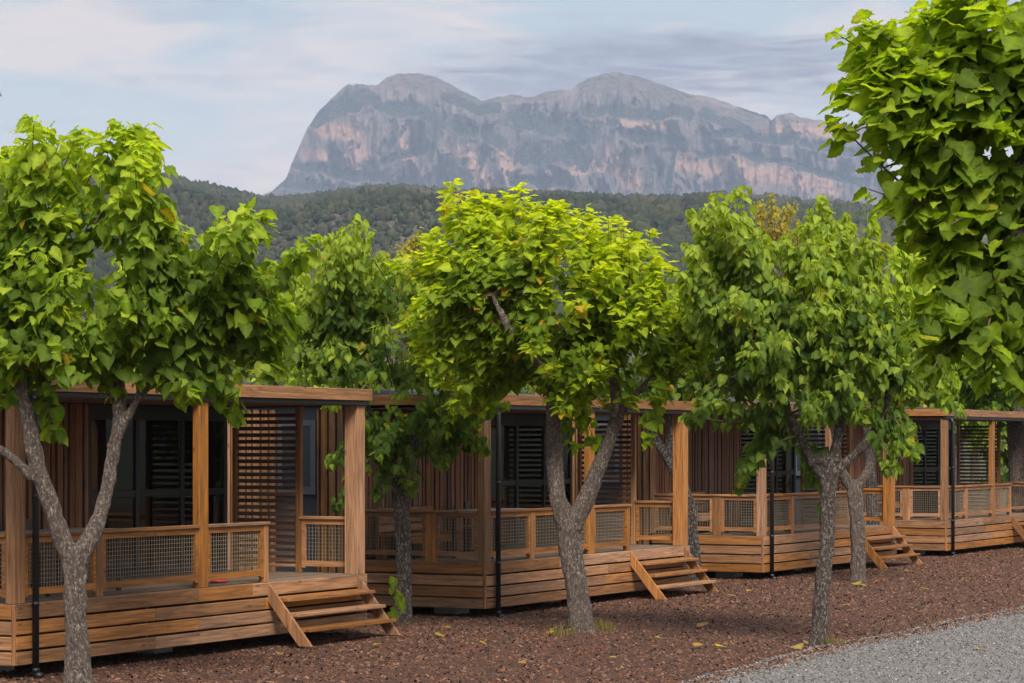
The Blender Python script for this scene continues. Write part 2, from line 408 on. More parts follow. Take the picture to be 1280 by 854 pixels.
# ------------------------------------------------------------------ cabins
def wire_panel(p0, p1, axis, parent, name='wire_mesh'):
    # welded 5 cm wire grid, axis 0 = runs along x, 1 = along y
    m = MB(); r = .0025; a0, a1 = p0[axis], p1[axis]; z0, z1 = p0[2], p1[2]; o = p0[1 - axis]
    n = max(2, round((a1 - a0) / .052)); k = round((z1 - z0) / .052)
    for i in range(1, n):
        a = a0 + (a1 - a0) * i / n; w = .0 if axis == 0 else .0
        lo = [0, 0, z0]; hi = [0, 0, z1]; lo[axis] = a - r; hi[axis] = a + r; lo[1 - axis] = o - r; hi[1 - axis] = o + r; m.box(lo, hi)
    for j in range(1, k):
        z = z0 + (z1 - z0) * j / k
        lo = [0, 0, z - r]; hi = [0, 0, z + r]; lo[axis] = a0; hi[axis] = a1; lo[1 - axis] = o + r; hi[1 - axis] = o + 3 * r; m.box(lo, hi)
    o_ = m.build(name, M_wire, parent); o_['kind'] = 'stuff'; return o_
ZD = .83
def railing(cab, a0, a1, o, axis, handrail=None):
    """frame between a0..a1 at offset o across; wire mesh inside; handrail on top"""
    th = .045; m = MB()
    def bx(u0, u1, z0, z1, d=0.):
        lo = [0, 0, z0]; hi = [0, 0, z1]; lo[axis] = u0; hi[axis] = u1; lo[1 - axis] = o - d; hi[1 - axis] = o + th + d; m.box(lo, hi)
    bx(a0 + .003, a0 + .06, .90, 1.567); bx(a1 - .06, a1 - .003, .90, 1.567)
    bx(a0 + .0605, a1 - .0605, 1.50, 1.567, -.002); bx(a0 + .0605, a1 - .0605, .92, .995, -.002)
    fr_ = m.build('railing_frame', W3[axis], cab)
    p0 = [0, 0, .995]; p1 = [0, 0, 1.5]; p0[axis] = a0 + .06; p1[axis] = a1 - .06; p0[1 - axis] = p1[1 - axis] = o + th * .5
    wire_panel(p0, p1, axis, fr_)
    if handrail:
        lo = [0, 0, 1.57]; hi = [0, 0, 1.612]; lo[axis], hi[axis] = handrail; lo[1 - axis] = o - .03; hi[1 - axis] = o + th + .035
        box('handrail', lo, hi, W3, fr_)
    return fr_
def slats(cab, name, a0, a1, z0, z1, o, axis, bank, wmin=.06, wmax=.15, gap=(.025, .05), th=.028, sgn=-1):
    a = a0
    while a < a1 - .03:
        w = min(random.choice((wmin, (wmin + wmax) / 2, wmax)) , a1 - a); d = th + random.choice((0, .008, .016))
        lo = [0, 0, z0]; hi = [0, 0, z1]; lo[axis] = a; hi[axis] = a + w
        if sgn < 0: lo[1 - axis] = o - d; hi[1 - axis] = o
        else: lo[1 - axis] = o; hi[1 - axis] = o + d
        box(name, lo, hi, bank, cab); a += w + random.uniform(*gap)
LEN, DEP, HD = 7.5, 2.25, 6.4
def cabin(idx, X, Y, dz, label):
    c = empty('timber_cabin', (X, Y, dz), ROWROT, label=label, cat='cabin', group='timber cabins with terraces in a row')
    # skirt boards
    for k in range(4):
        z0 = .15 + .17 * k; z1 = z0 + .147
        if k == 3: z1 = ZD - .002
        if idx == 0: js = [0, 2.6 + .9 * (k % 2), 5.6 - .3 * k, LEN]
        else: js = [0, 3.2 + random.uniform(-1, 1), LEN]
        for j in range(len(js) - 1):
            box('skirt_board', (js[j] + .003, -.032, z0), (js[j + 1] - .003, 0, z1), W3, c, .002)
        box('skirt_board', (-.032, .02, z0), (0, DEP + .02, z1), W3, c, .002)
        box('skirt_board', (LEN, 0, z0), (LEN + .03, DEP, z1), W3, c, .001)
    box('corner_batten', (-.03, -.03, .15), (-.002, .016, ZD - .004), W3, c)
    nb = 16; w = DEP / nb
    for k in range(nb): box('deck_board', (.005, k * w + .003, ZD - .03), (LEN - .005, (k + 1) * w - .003, ZD), WG, c)
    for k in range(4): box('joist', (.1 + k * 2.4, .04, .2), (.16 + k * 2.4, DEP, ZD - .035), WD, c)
    for s in (.5, 3.6, 6.8):
        for t in (.75, 2.9, 5.8): box('concrete_pad', (s, t, -.08), (s + .4, t + .4, .14), M_conc, c, .03)
    # posts
    box('post', (0, 0, ZD + .001), (.2, .125, 3.135), W3, c)
    box('post', (3.55, .0, ZD + .001), (3.75, .1, 3.135), W3, c)
    box('post', (7.29, 0, ZD + .001), (7.49, .21, 3.135), W3, c)
    box('rail_post', (1.50, 0, ZD + .001), (1.62, .09, 1.568), W3, c)
    box('rail_post', (5.0, 0, ZD + .001), (5.1, .09, 1.568), W3, c)
    box('rail_post', (.0, .85, ZD + .001), (.09, 1.02, 1.568), W3, c)
    # railings
    railing(c, .2, 1.5, .01, 0, (.2, 3.55)); railing(c, 1.62, 3.55, .01, 0); railing(c, 3.75, 5.0, .01, 0, (3.75, 5.12))
    railing(c, .126, .85, .01, 1, (.126, DEP)); railing(c, 1.02, DEP - .02, .01, 1)
    railing(c, .21, .98, 7.4, 1, (.21, 1.0))
    # louvre screen at the far end of the terrace
    box('post', (7.38, .985, ZD + .001), (7.46, 1.065, 3.135), W3, c)
    box('post', (7.38, 2.05, ZD + .001), (7.46, 2.12, 3.135), W3, c)
    sc_ = box('louvre_frame', (7.385, 1.068, .90), (7.455, 2.047, .945), W3, c)
    for k in range(23):
        z = .995 + k * .0915
        sl = box('louvre_slat', (0, -.485, -.028), (.019, .485, .028), WD, sc_, rot=(0, R_(24), 0)); sl.location = (0, 0, z - .9225)
    # roof over the terrace
    box('fascia', (-.06, -.06, 3.2), (LEN + .09, -.02, 3.36), W3, c)
    box('fascia', (-.06, -.017, 3.2), (-.02, DEP + .05, 3.357), W3, c)
    box('fascia', (LEN + .05, -.017, 3.2), (LEN + .09, DEP + .05, 3.357), W3, c)
    box('gutter', (-.03, -.035, 3.137), (LEN + .03, .06, 3.197), M_black, c)
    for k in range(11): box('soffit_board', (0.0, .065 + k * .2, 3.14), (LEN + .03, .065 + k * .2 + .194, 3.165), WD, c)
    box('roof', (-.018, -.015, 3.22), (LEN + .048, DEP - .25, 3.35), M_roof, c)
    box('roof', (-.12, DEP - .24, 3.2), (LEN + .14, HD + .15, 3.47), M_roof, c, ch=.03)
    # downpipe
    m = MB(); m.tube([(.27, -.085, .02), (.27, -.085, 3.05), (.27, -.06, 3.10), (.27, -.0, 3.16)], .038, 14)
    dp = m.build('downpipe', M_black, c, True)
    for z in (.80, 2.0, .06): m = MB(); m.tube([(.27, -.085, z), (.27, -.085, z + .05)], .043, 14); m.build('pipe_collar', M_black, dp, True)
    m = MB(); m.tube([(.27, -.085, .05), (.27, -.12, .03), (.27, -.17, .02)], .038, 12); m.build('pipe_shoe', M_black, dp, True)
    # house: front wall
    box('front_wall', (.03, DEP + .001, .5), (4.3, DEP + .08, 3.19), M_back, c)
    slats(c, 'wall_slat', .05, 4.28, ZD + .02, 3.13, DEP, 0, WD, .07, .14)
    box('corner_board', (-.02, DEP - .03, .85), (.045, DEP + .06, 3.19), W3, c)
    # glazing
    for a in (4.3, 5.34, 6.38, 7.42): box('door_frame', (a, DEP + .02, ZD), (a + .075, DEP + .09, 3.13), M_black, c)
    for a in (4.375, 5.415, 6.455):
        w_ = .965
        f = MB(); f.box((a, DEP + .025, ZD), (a + w_, DEP + .085, ZD + .09))
        d = f.build('sliding_door', M_black, c)
        box('head_rail', (a, DEP + .025, 2.93), (a + w_, DEP + .085, 3.13), M_black, d); box('mid_rail', (a, DEP + .03, 1.9), (a + w_, DEP + .08, 1.99), M_black, d)
        for z0, z1 in ((ZD + .09, 1.9), (1.99, 2.93)): box('pane', (a, DEP + .05, z0), (a + w_, DEP + .058, z1), M_glass, d)
    m = MB()                                    # curtain gathered at the first pane
    pts = [(4.45 + .035 * i, DEP + .2 + .03 * math.sin(i * 1.9)) for i in range(15)]
    for (xa, ya), (xb, yb) in zip(pts[:-1], pts[1:]):
        n0 = len(m.V); m.V += [(xa, ya, ZD + .05), (xb, yb, ZD + .05), (xb, yb, 2.9), (xa, ya, 2.9), (xa, ya + .006, ZD + .05), (xb, yb + .006, ZD + .05), (xb, yb + .006, 2.9), (xa, ya + .006, 2.9)]
        m.F += [[n0, n0 + 1, n0 + 2, n0 + 3], [n0 + 7, n0 + 6, n0 + 5, n0 + 4]]
    m.build('curtain', M_curt, c)
    # left end wall with slats and a shuttered window
    box('end_wall', (0, DEP + .085, .5), (.07, HD, 3.19), M_anth, c)
    slats(c, 'wall_slat', DEP + .09, 2.93, .5, 3.15, 0, 1, [W3[0], W3[1], W3[2]], .07, .11, (.03, .045))
    m = MB()
    for lo, hi in (((-.035, 2.96, 1.86), (-.001, 3.05, 2.98)), ((-.035, 3.57, 1.86), (-.001, 3.66, 2.98)), ((-.0345, 3.051, 2.89), (-.001, 3.569, 2.98)), ((-.0345, 3.051, 1.86), (-.001, 3.569, 1.95))): m.box(lo, hi)
    wf = m.build('window_frame', M_shut, c)
    box('shutter_panel', (-.022, 3.053, 1.953), (-.002, 3.567, 2.887), M_anth, wf); box('sill', (-.07, 2.94, 1.825), (-.001, 3.68, 1.857), M_shut, wf)
    slats(c, 'wall_slat', 3.7, HD, .5, 3.15, 0, 1, [W3[0], W3[1], W3[2]], .07, .11, (.03, .045))
    # right end wall with a narrow window, back wall, floor, ceiling, partition
    m = MB(); x0, x1 = LEN - .07, LEN
    m.box((x0, DEP + .09, .5), (x1, 3.15, 3.19)); m.box((x0, 3.85, .5), (x1, HD, 3.19)); m.box((x0, 3.15, .5), (x1, 3.85, 1.95)); m.box((x0, 3.15, 2.85), (x1, 3.85, 3.19))
    m.build('end_wall', M_int, c)
    wf = MB(); wf.box((x0 - .01, 3.151, 1.951), (x1 + .01, 3.19, 2.849)); wf.box((x0 - .01, 3.81, 1.951), (x1 + .01, 3.849, 2.849)); wf.box((x0 - .01, 3.4, 1.951), (x1 + .01, 3.47, 2.849))
    wf = wf.build('window_frame', M_black, c)
    box('pane', (x0 + .03, 3.19, 1.951), (x0 + .036, 3.4, 2.849), M_glass, wf); box('pane', (x0 + .03, 3.47, 1.951), (x0 + .036, 3.81, 2.849), M_glass, wf)
    slats(c, 'wall_slat', DEP + .1, HD, .5, 1.9, LEN, 1, WD, .08, .14, (.03, .05), sgn=1)
    box('back_wall', (.07, HD - .07, .5), (LEN - .07, HD, 3.19), M_int, c)
    box('floor', (.07, DEP + .09, .7), (LEN - .07, HD - .07, ZD - .01), M_int, c)
    box('ceiling', (.07, DEP + .09, 3.1), (LEN - .07, HD - .07, 3.195), M_int, c)
    box('partition', (4.1, DEP + .09, ZD), (4.16, HD - .07, 3.1), M_int, c)
    box('chassis', (.3, DEP + .3, .28), (LEN - .3, HD - .3, .6), M_black, c)
    # steps
    sx0, sx1 = 5.03, 7.28
    def stringer(x):
        m = MB(); w = .045; prof = [(-.035, ZD - .01), (-.035, ZD - .24), (-.50, .03), (-.69, .03)]
        n0 = len(m.V)
        for xx in (x, x + w): m.V += [(xx, y, z) for y, z in prof]
        m.F += [[n0, n0 + 1, n0 + 2, n0 + 3], [n0 + 7, n0 + 6, n0 + 5, n0 + 4]]
        for i_ in range(4): a, b_ = n0 + i_, n0 + (i_ + 1) % 4; m.F.append([b_, a, a + 4, b_ + 4])
        return m
    st = stringer(sx0).build('stringer', W3[2], c); stringer(sx1 - .045).build('stringer', W3[2], c)
    for k in range(3):
        z = .63 - .19 * k; y = -.19 - .165 * k
        box('step_tread', (sx0 + .047, y - .13, z - .045), (sx1 - .047, y + .13, z), W3, c, .002)
    return c
WG = wood('wood_deck', 0, (.26, .17, .11), grey=.6)
P = .345 * 28 / RY
cabs = []
labs = ['timber cabin nearest the camera at the left edge, its steps beside a lone trunk', 'timber cabin behind the bright green forked tree, second of the row',
        'timber cabin behind the two thin trunks by the road, third of the row', 'small farthest timber cabin at the right end of the row']
for k in range(4):
    x, y = st2xy(k * P, 0); cabs.append(cabin(k, float(x), float(y), (0, .0, .05, .05)[k], labs[k]))

# terrace and dining furniture (things of their own)
def local(k, s, t, z): 
    x, y = st2xy(k * P + s, -t); return (float(x), float(y), z + (0, .0, .05, .05)[k])
def bench(k, s, t, rz, label):
    b_ = empty('garden_bench', local(k, s, t, ZD), ROWROT + rz, label=label, cat='bench', group='low wooden terrace benches')
    for i_ in range(4): box('seat_slat', (0, .02 + .13 * i_, .36), (1.7, .14 + .13 * i_, .385), W3, b_)
    for i_ in range(3): box('back_slat', (0, .55, .42 + .13 * i_), (1.7, .575, .53 + .13 * i_), W3, b_)
    for a in (.05, 1.58):
        for b2 in (.04, .47): box('leg', (a, b2, 0), (a + .07, b2 + .07, .358), W3, b_)
        box('back_post', (a, .577, .0), (a + .07, .63, .8), W3, b_)
    box('apron', (0, .0, .25), (1.7, .018, .355), W3, b_)
def table(k, s, t, label):
    b_ = empty('terrace_table', local(k, s, t, ZD), ROWROT, label=label, cat='table', group='grey topped terrace tables')
    box('table_top', (0, 0, .715), (1.5, .8, .75), M_greytop, b_)
    for a in (.04, 1.41):
        for b2 in (.04, .71): box('leg', (a, b2, 0), (a + .05, b2 + .05, .713), M_black, b_)
def chair(loc, rz, label, grp):
    b_ = empty('chair', loc, rz, label=label, cat='chair', group=grp)
    box('seat', (-.21, -.21, .44), (.21, .21, .465), W3, b_)
    for a in (-.2, .165):
        for b2 in (-.2, .165): box('leg', (a, b2, 0), (a + .035, b2 + .035, .438), M_black, b_)
        box('back_post', (a, .17, .467), (a + .035, .2, .86), M_black, b_)
    box('backrest', (-.2, .165, .66), (.2, .169, .86), M_int, b_)
nm = ['nearest cabin', 'second cabin', 'third cabin', 'farthest cabin']
for k in range(4):
    bench(k, .35, 1.5, 0, f'low slatted wooden bench behind the side railing of the {nm[k]}')
    table(k, 1.3, .55, f'grey topped table behind the front railing of the {nm[k]}')
chair(local(0, 2.6, 1.75, ZD), ROWROT, 'wooden chair beside the grey table on the nearest terrace', 'chairs')
chair(local(1, 2.9, 1.7, ZD), ROWROT + .3, 'wooden chair beside the grey table on the second terrace', 'chairs')
t_ = empty('dining_table', local(0, 5.4, 3.3, ZD), ROWROT, label='dining table seen through the glass doors of the nearest cabin', cat='table')
box('table_top', (0, 0, .72), (1.3, .8, .75), W3, t_)
for a in (.04, 1.2):
    for b2 in (.04, .7): box('leg', (a, b2, 0), (a + .06, b2 + .06, .718), M_black, t_)
chair(local(0, 6.9, 3.0, ZD), ROWROT + 2, 'chair indoors at the right of the dining table behind the glass', 'indoor chairs')
lp = empty('pendant_lamp', local(0, 6.8, 3.2, 2.82), 0, label='glowing bare bulb hanging behind the glass of the nearest cabin', cat='lamp')
bm = bmesh.new(); bmesh.ops.create_uvsphere(bm, u_segments=12, v_segments=8, radius=.045)
for v in bm.verts: v.co.z *= 1.35
me = bpy.data.meshes.new('bulb'); bm.to_mesh(me); bm.free(); me.materials.append(M_bulb); link('bulb', me, lp)
m = MB(); m.tube([(0, 0, .05), (0, 0, .11)], .02, 8); m.tube([(0, 0, .11), (0, 0, .29)], .004, 6); m.build('cord', M_black, lp)
bm = bmesh.new(); bmesh.ops.create_uvsphere(bm, u_segments=14, v_segments=8, radius=.07)
for v in bm.verts: v.co.z = v.co.z * .45 + .03; v.co.x *= 1.9
me = bpy.data.meshes.new('toy'); bm.to_mesh(me); bm.free(); me.materials.append(M_red)
tag(link('toy', me, None, local(0, 4.6, .45, ZD)), 'small red toy lying on the deck behind the wire railing', 'toy')

# ------------------------------------------------------------------ leaves and trees
def leaf_arrays(kind, var, hi=False):
    rs = random.Random(100 * kind + var)
    if kind == 0:      # broad heart with faint shoulders
        key = [(.0, .0), (.20, -.11), (.40, -.07), (.54, .10), (.57, .28), (.46, .42), (.38, .58), (.25, .78), (.08, .93), (0, 1.1)] if var % 2 else [(.0, .0), (.22, -.10), (.44, -.03), (.56, .18), (.53, .42), (.38, .68), (.15, .90), (0, 1.08)]
    else:              # smooth pointed heart
        key = [(.0, .0), (.18, -.08), (.36, .0), (.44, .22), (.40, .46), (.25, .72), (.09, .92), (0, 1.07)]
    curl = rs.uniform(-.05, .40); fold = rs.uniform(-.05, .26); tw = rs.uniform(-.18, .18); wav = rs.uniform(.02, .06)
    def z(x, y): return -curl * y * y + fold * abs(x) + tw * x * y + wav * math.sin(7 * x + 6 * y + var)
    n = 13 if hi else 6
    kx = np.array(key); tt = np.linspace(0, 1, len(kx)); ti = np.linspace(0, 1, n + 2)[1:-1]
    V = []; shade = []; Fc = []
    mids = [i / (n - 1) * 1.08 for i in range(n)]
    for y in mids: V.append((0, y, z(0, y))); shade.append(1.3)
    for sg in (1, -1):
        jx = [rs.uniform(.92, 1.07) for _ in key]
        kk = kx.copy(); kk[:, 0] *= jx
        ox = np.interp(ti, tt, kk[:, 0]); oy = np.interp(ti, tt, kk[:, 1])
        if hi:
            ox[1:-1] = (ox[:-2] + 2 * ox[1:-1] + ox[2:]) / 4; oy[1:-1] = (oy[:-2] + 2 * oy[1:-1] + oy[2:]) / 4
        n0 = len(V)
        for q in range(n):
            x, y = ox[q] * sg, oy[q]
            w = (.035 if q % 2 else -.02) * rs.uniform(.4, 1.3)
            V.append((x, y, z(x, y) + w)); shade.append(.9)
        if hi:                       # a row between midrib and margin carries the side veins
            n1 = len(V)
            for q in range(n):
                x, y = ox[q] * sg * .5, (oy[q] * .5 + mids[q] * .5); V.append((x, y, z(x, y) + (.012 if q % 3 == 0 else -.01))); shade.append(1.15 if q % 3 == 0 else .92)
            rows = [list(range(n)), list(range(n1, n1 + n)), list(range(n0, n0 + n))]
        else: rows = [list(range(n)), list(range(n0, n0 + n))]
        for a_, b_ in zip(rows[:-1], rows[1:]):
            for q in range(n - 1):
                for t in ((a_[q], b_[q], b_[q + 1]), (a_[q], b_[q + 1], a_[q + 1])): Fc.append(t if sg > 0 else t[::-1])
    return np.array(V), np.array(Fc), np.array(shade)
SHAPES = {k: [leaf_arrays(k, v) for v in range(6)] for k in (0, 1)}
SHI = {k: [leaf_arrays(k, v, True) for v in range(6)] for k in (0, 1)}
def tree(name, label, group, base, limbs, heads, crowns, tips, kind, size, palette, nshoot, ndens, bark=M_bark, seed=1, parts=True, horiz=.3, tr=.13, depth_r=None, category='tree', hide_px=None):
    """limbs: list of (polyline, radii) in world space. crowns: ellipsoids (centre, (rx,ry,rz), weight).
       tips: explicit shoot ends. palette: 5 colours from old/lower (0) to young/top (4)."""
    rs = random.Random(seed); root = empty(name, base, 0, label=label, cat=category, group=group)
    B0 = Vector(base)
    m = MB()
    for pts, rad in limbs:
        pts = [Vector(p) - B0 for p in pts]
        P2, R2 = [], []                                   # resample with a smooth spline
        for i_ in range(len(pts) - 1):
            p0 = pts[max(i_ - 1, 0)]; p1 = pts[i_]; p2 = pts[i_ + 1]; p3 = pts[min(i_ + 2, len(pts) - 1)]
            for q in range(5):
                t = q / 5.; P2.append(.5 * ((2 * p1) + (-p0 + p2) * t + (2 * p0 - 5 * p1 + 4 * p2 - p3) * t * t + (-p0 + 3 * p1 - 3 * p2 + p3) * t ** 3)); R2.append(rad[i_] * (1 - t) + rad[i_ + 1] * t)
        P2.append(pts[-1]); R2.append(rad[-1])
        m.tube(P2, [q * .9 for q in R2], 14)
    if name == 'background_tree' or not parts:
        tko = m.build('trunk', bark, root, True)
    else:
        tmp = m.build('tmp', bark, None); md = tmp.modifiers.new('r', 'REMESH'); md.mode = 'VOXEL'; md.voxel_size = .016
        dg = bpy.context.evaluated_depsgraph_get(); dg.update(); me = bpy.data.meshes.new_from_object(tmp.evaluated_get(dg)); bpy.data.objects.remove(tmp)
        V = np.empty(len(me.vertices) * 3, np.float32); me.vertices.foreach_get('co', V); V = V.reshape(-1, 3).astype(float)
        Nn = np.empty(len(V) * 3, np.float32); me.vertices.foreach_get('normal', Nn); Nn = Nn.reshape(-1, 3)
        a = fbm(V[:, 0] * 5 + seed, V[:, 1] * 5, V[:, 2] * 3, 3) * .03 + fbm(V[:, 0] * 24, V[:, 1] * 24, V[:, 2] * 9, 3) * .016
        V = V + Nn * a[:, None]; me.vertices.foreach_set('co', V.astype(np.float32).ravel())
        for p in me.polygons: p.use_smooth = True
        me.name = 'trunk'; me.materials.clear(); me.materials.append(bark); link('trunk', me, root)
    # shoots
    ends = []
    for t in tips:
        ends.append(Vector(t))
        for _ in range(2): ends.append(Vector(t) + Vector((rs.gauss(0, .16), rs.gauss(0, .25), -abs(rs.gauss(0, .28)))) * min(1, base[1] / 26.))
    nt3 = len(ends)
    W = [c[2] for c in crowns]
    for _ in range(nshoot):
        c, r, _w = rs.choices(crowns, W)[0]
        while True:
            d = Vector((rs.gauss(0, 1), rs.gauss(0, 1), rs.gauss(0, 1))).normalized()
            if d.y > .35 and rs.random() < .6: continue          # most of what shows faces the camera
            break
        q = rs.uniform(.5, 1.0) if rs.random() < .8 else rs.uniform(1.0, 1.16)
        ends.append(Vector(c) + Vector((d.x * r[0], d.y * r[1], d.z * r[2])) * q)
    for t in tips:
        if Vector(t).z > base[2] + .62 * max(q[2] for q in tips) and rs.random() < .6: ends.append(Vector(t) + Vector((rs.gauss(0, .3), rs.gauss(0, .3), rs.uniform(-.05, .14))) * min(1, base[1] / 26.))
    heads = [Vector(h) for h in heads]
    br = MB(); LV = []          # leaf list: pos, dir, normal, size, tone
    cz = sum((Vector(c[0]).z * c[2] for c in crowns)) / sum(W)
    ztop = max(e.z for e in ends); zlow = min(e.z for e in ends)
    ccen = sum((Vector(c[0]) * c[2] for c in crowns), Vector()) / sum(W)
    for ei, e in enumerate(ends):
        h = min(heads, key=lambda q: (q - e).length * (1 + .3 * rs.random()))
        n = 7; ctrl = h.lerp(e, .5) + Vector((rs.uniform(-.2, .2), rs.uniform(-.2, .2), -.12 * (e - h).length if e.z > h.z else .25 * (e - h).length)) * 1.0
        pts = [(h * (1 - t) ** 2 + ctrl * 2 * t * (1 - t) + e * t * t) for t in [i_ / n for i_ in range(n + 1)]]
        Lh = (e - h).length
        br.tube([p - B0 for p in pts], [(.018 * (1 - t / n) + .004) * (size / .2) ** .5 for t in range(n + 1)], 5, False)
        nl = max(6, int(ndens * min(Lh, 1.9)))
        for j in range(nl):
            t = 1 - rs.random() ** 1.25 * min(.85, 1.5 / max(Lh, .1))
            if j < 4: t = 1 - .03 * j
            p = h * (1 - t) ** 2 + ctrl * 2 * t * (1 - t) + e * t * t
            ax = (e - ctrl).normalized(); az = rs.uniform(0, 6.283)
            o = ax.orthogonal().normalized(); o.rotate(Matrix.Rotation(az, 3, ax))
            pet = size * rs.uniform(.4, 1.5) * (1 if t < .96 else .45) * (.62 if ei < nt3 else 1)
            pos = p + (o + Vector((0, 0, .25)) + Vector((rs.gauss(0, .3), rs.gauss(0, .3), rs.gauss(0, .3)))) * pet * .8
            outw = (pos - ccen); outw.z *= .5
            if outw.length > 0: outw.normalize()
            oh = Vector((o.x, o.y, 0)) + outw * .8; oh.z = 0
            if oh.length > 0: oh.normalize()
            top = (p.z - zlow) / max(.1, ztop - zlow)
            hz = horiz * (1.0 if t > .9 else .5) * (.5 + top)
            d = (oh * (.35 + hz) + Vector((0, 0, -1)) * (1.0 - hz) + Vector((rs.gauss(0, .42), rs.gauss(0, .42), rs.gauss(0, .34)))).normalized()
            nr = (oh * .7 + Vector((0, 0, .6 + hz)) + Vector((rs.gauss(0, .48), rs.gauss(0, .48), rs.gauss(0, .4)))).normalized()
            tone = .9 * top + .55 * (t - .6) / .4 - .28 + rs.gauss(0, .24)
            LV.append((pos, d, nr, size * rs.choice((rs.uniform(.45, .8), rs.uniform(.7, 1.1), rs.uniform(.85, 1.25))) * (.82 if t > .95 else 1), tone))
    if parts or True:
        o_ = br.build('branches', bark if size > .3 else M_twig, root, True); o_['kind'] = 'stuff'
    # pick out the leaves that show largest
    pick = set()
    if parts:
        cell = {}
        for i_, (p, d, nr, s, tone) in enumerate(LV):
            px, py = 640 + 3140 * p.x / p.y, HZ - 3140 * (p.z - CH) / p.y
            if not (-5 < px < 1285 and -5 < py < 860): continue
            g = (int(px / 11), int(py / 11))
            if g not in cell or LV[cell[g]][0].y > p.y: cell[g] = i_
        lst = sorted(cell.values(), key=lambda i_: -LV[i_][3] / LV[i_][0].y * (.5 + abs(LV[i_][2].dot(LV[i_][0].normalized()))))[:300]
        pick = set(lst)
    bank = {}
    AV, AF, AC = [], [], []; off = 0
    for i_, (p, d, nr, s, tone) in enumerate(LV):
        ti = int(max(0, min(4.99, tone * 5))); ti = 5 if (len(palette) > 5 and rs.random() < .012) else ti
        sv = rs.randrange(6); V0, F0, sh = (SHI if base[1] < 20 or i_ in pick else SHAPES)[kind][sv]
        x = d.cross(nr); 
        if x.length < 1e-3: x = Vector((1, 0, 0))
        x.normalize(); zz = x.cross(d).normalized()
        wv = rs.uniform(.85, 1.12)
        if i_ in pick:
            key = (sv, ti)
            if key not in bank:
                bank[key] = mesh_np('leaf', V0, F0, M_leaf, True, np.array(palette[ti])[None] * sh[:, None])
            o_ = bpy.data.objects.new('leaf', bank[key]); col.objects.link(o_); o_.parent = root
            M = Matrix(((x.x * s * wv, d.x * s, zz.x * s, p.x - B0.x), (x.y * s * wv, d.y * s, zz.y * s, p.y - B0.y), (x.z * s * wv, d.z * s, zz.z * s, p.z - B0.z), (0, 0, 0, 1)))
            o_.matrix_local = M
        else:
            A = np.array([[x.x * wv, x.y * wv, x.z * wv], [d.x, d.y, d.z], [zz.x, zz.y, zz.z]]) * s
            AV.append(V0 @ A + np.array([p.x - B0.x, p.y - B0.y, p.z - B0.z])); AF.append(F0 + off); off += len(V0)
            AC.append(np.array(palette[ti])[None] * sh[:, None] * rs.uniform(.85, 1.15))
    if AV:
        o_ = link('foliage', mesh_np('foliage', np.concatenate(AV), np.concatenate(AF), M_leaf, True, np.concatenate(AC)), root); o_['kind'] = 'stuff'
    return root, len(LV)

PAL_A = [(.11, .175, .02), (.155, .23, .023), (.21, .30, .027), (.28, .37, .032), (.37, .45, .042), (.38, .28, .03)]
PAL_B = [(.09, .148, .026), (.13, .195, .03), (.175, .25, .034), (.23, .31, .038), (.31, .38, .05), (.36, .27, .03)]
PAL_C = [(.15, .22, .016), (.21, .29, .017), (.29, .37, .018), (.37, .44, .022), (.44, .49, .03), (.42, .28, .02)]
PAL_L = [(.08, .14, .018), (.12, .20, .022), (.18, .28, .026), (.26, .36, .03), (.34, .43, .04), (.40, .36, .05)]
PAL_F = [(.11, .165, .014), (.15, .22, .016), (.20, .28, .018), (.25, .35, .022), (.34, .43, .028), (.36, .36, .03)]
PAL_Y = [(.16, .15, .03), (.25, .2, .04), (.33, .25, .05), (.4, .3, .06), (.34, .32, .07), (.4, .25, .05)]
def E(px, py, Y, rx, ry, w=1., rd=None, dy=0.):
    """crown ellipsoid from its centre and half sizes in photo pixels at distance Y"""
    k = Y / 3140.; return (at(px, py, Y + dy), (rx * k, (rd or rx * k * .9), ry * k), w)
def T(lst, Y, spread=.7, seed=5):
    r = random.Random(seed); return [at(x, y, Y + r.uniform(-spread, spread)) for x, y in lst]
GA, GB = 'leafy trees lining the front of the cabins', 'leafy trees between the cabins'
cnt = 0
def LB(pts, Y, rad, dy=None):
    return ([at(x, y, Y + (dy[i_] if dy else 0)) for i_, (x, y) in enumerate(pts)], rad)
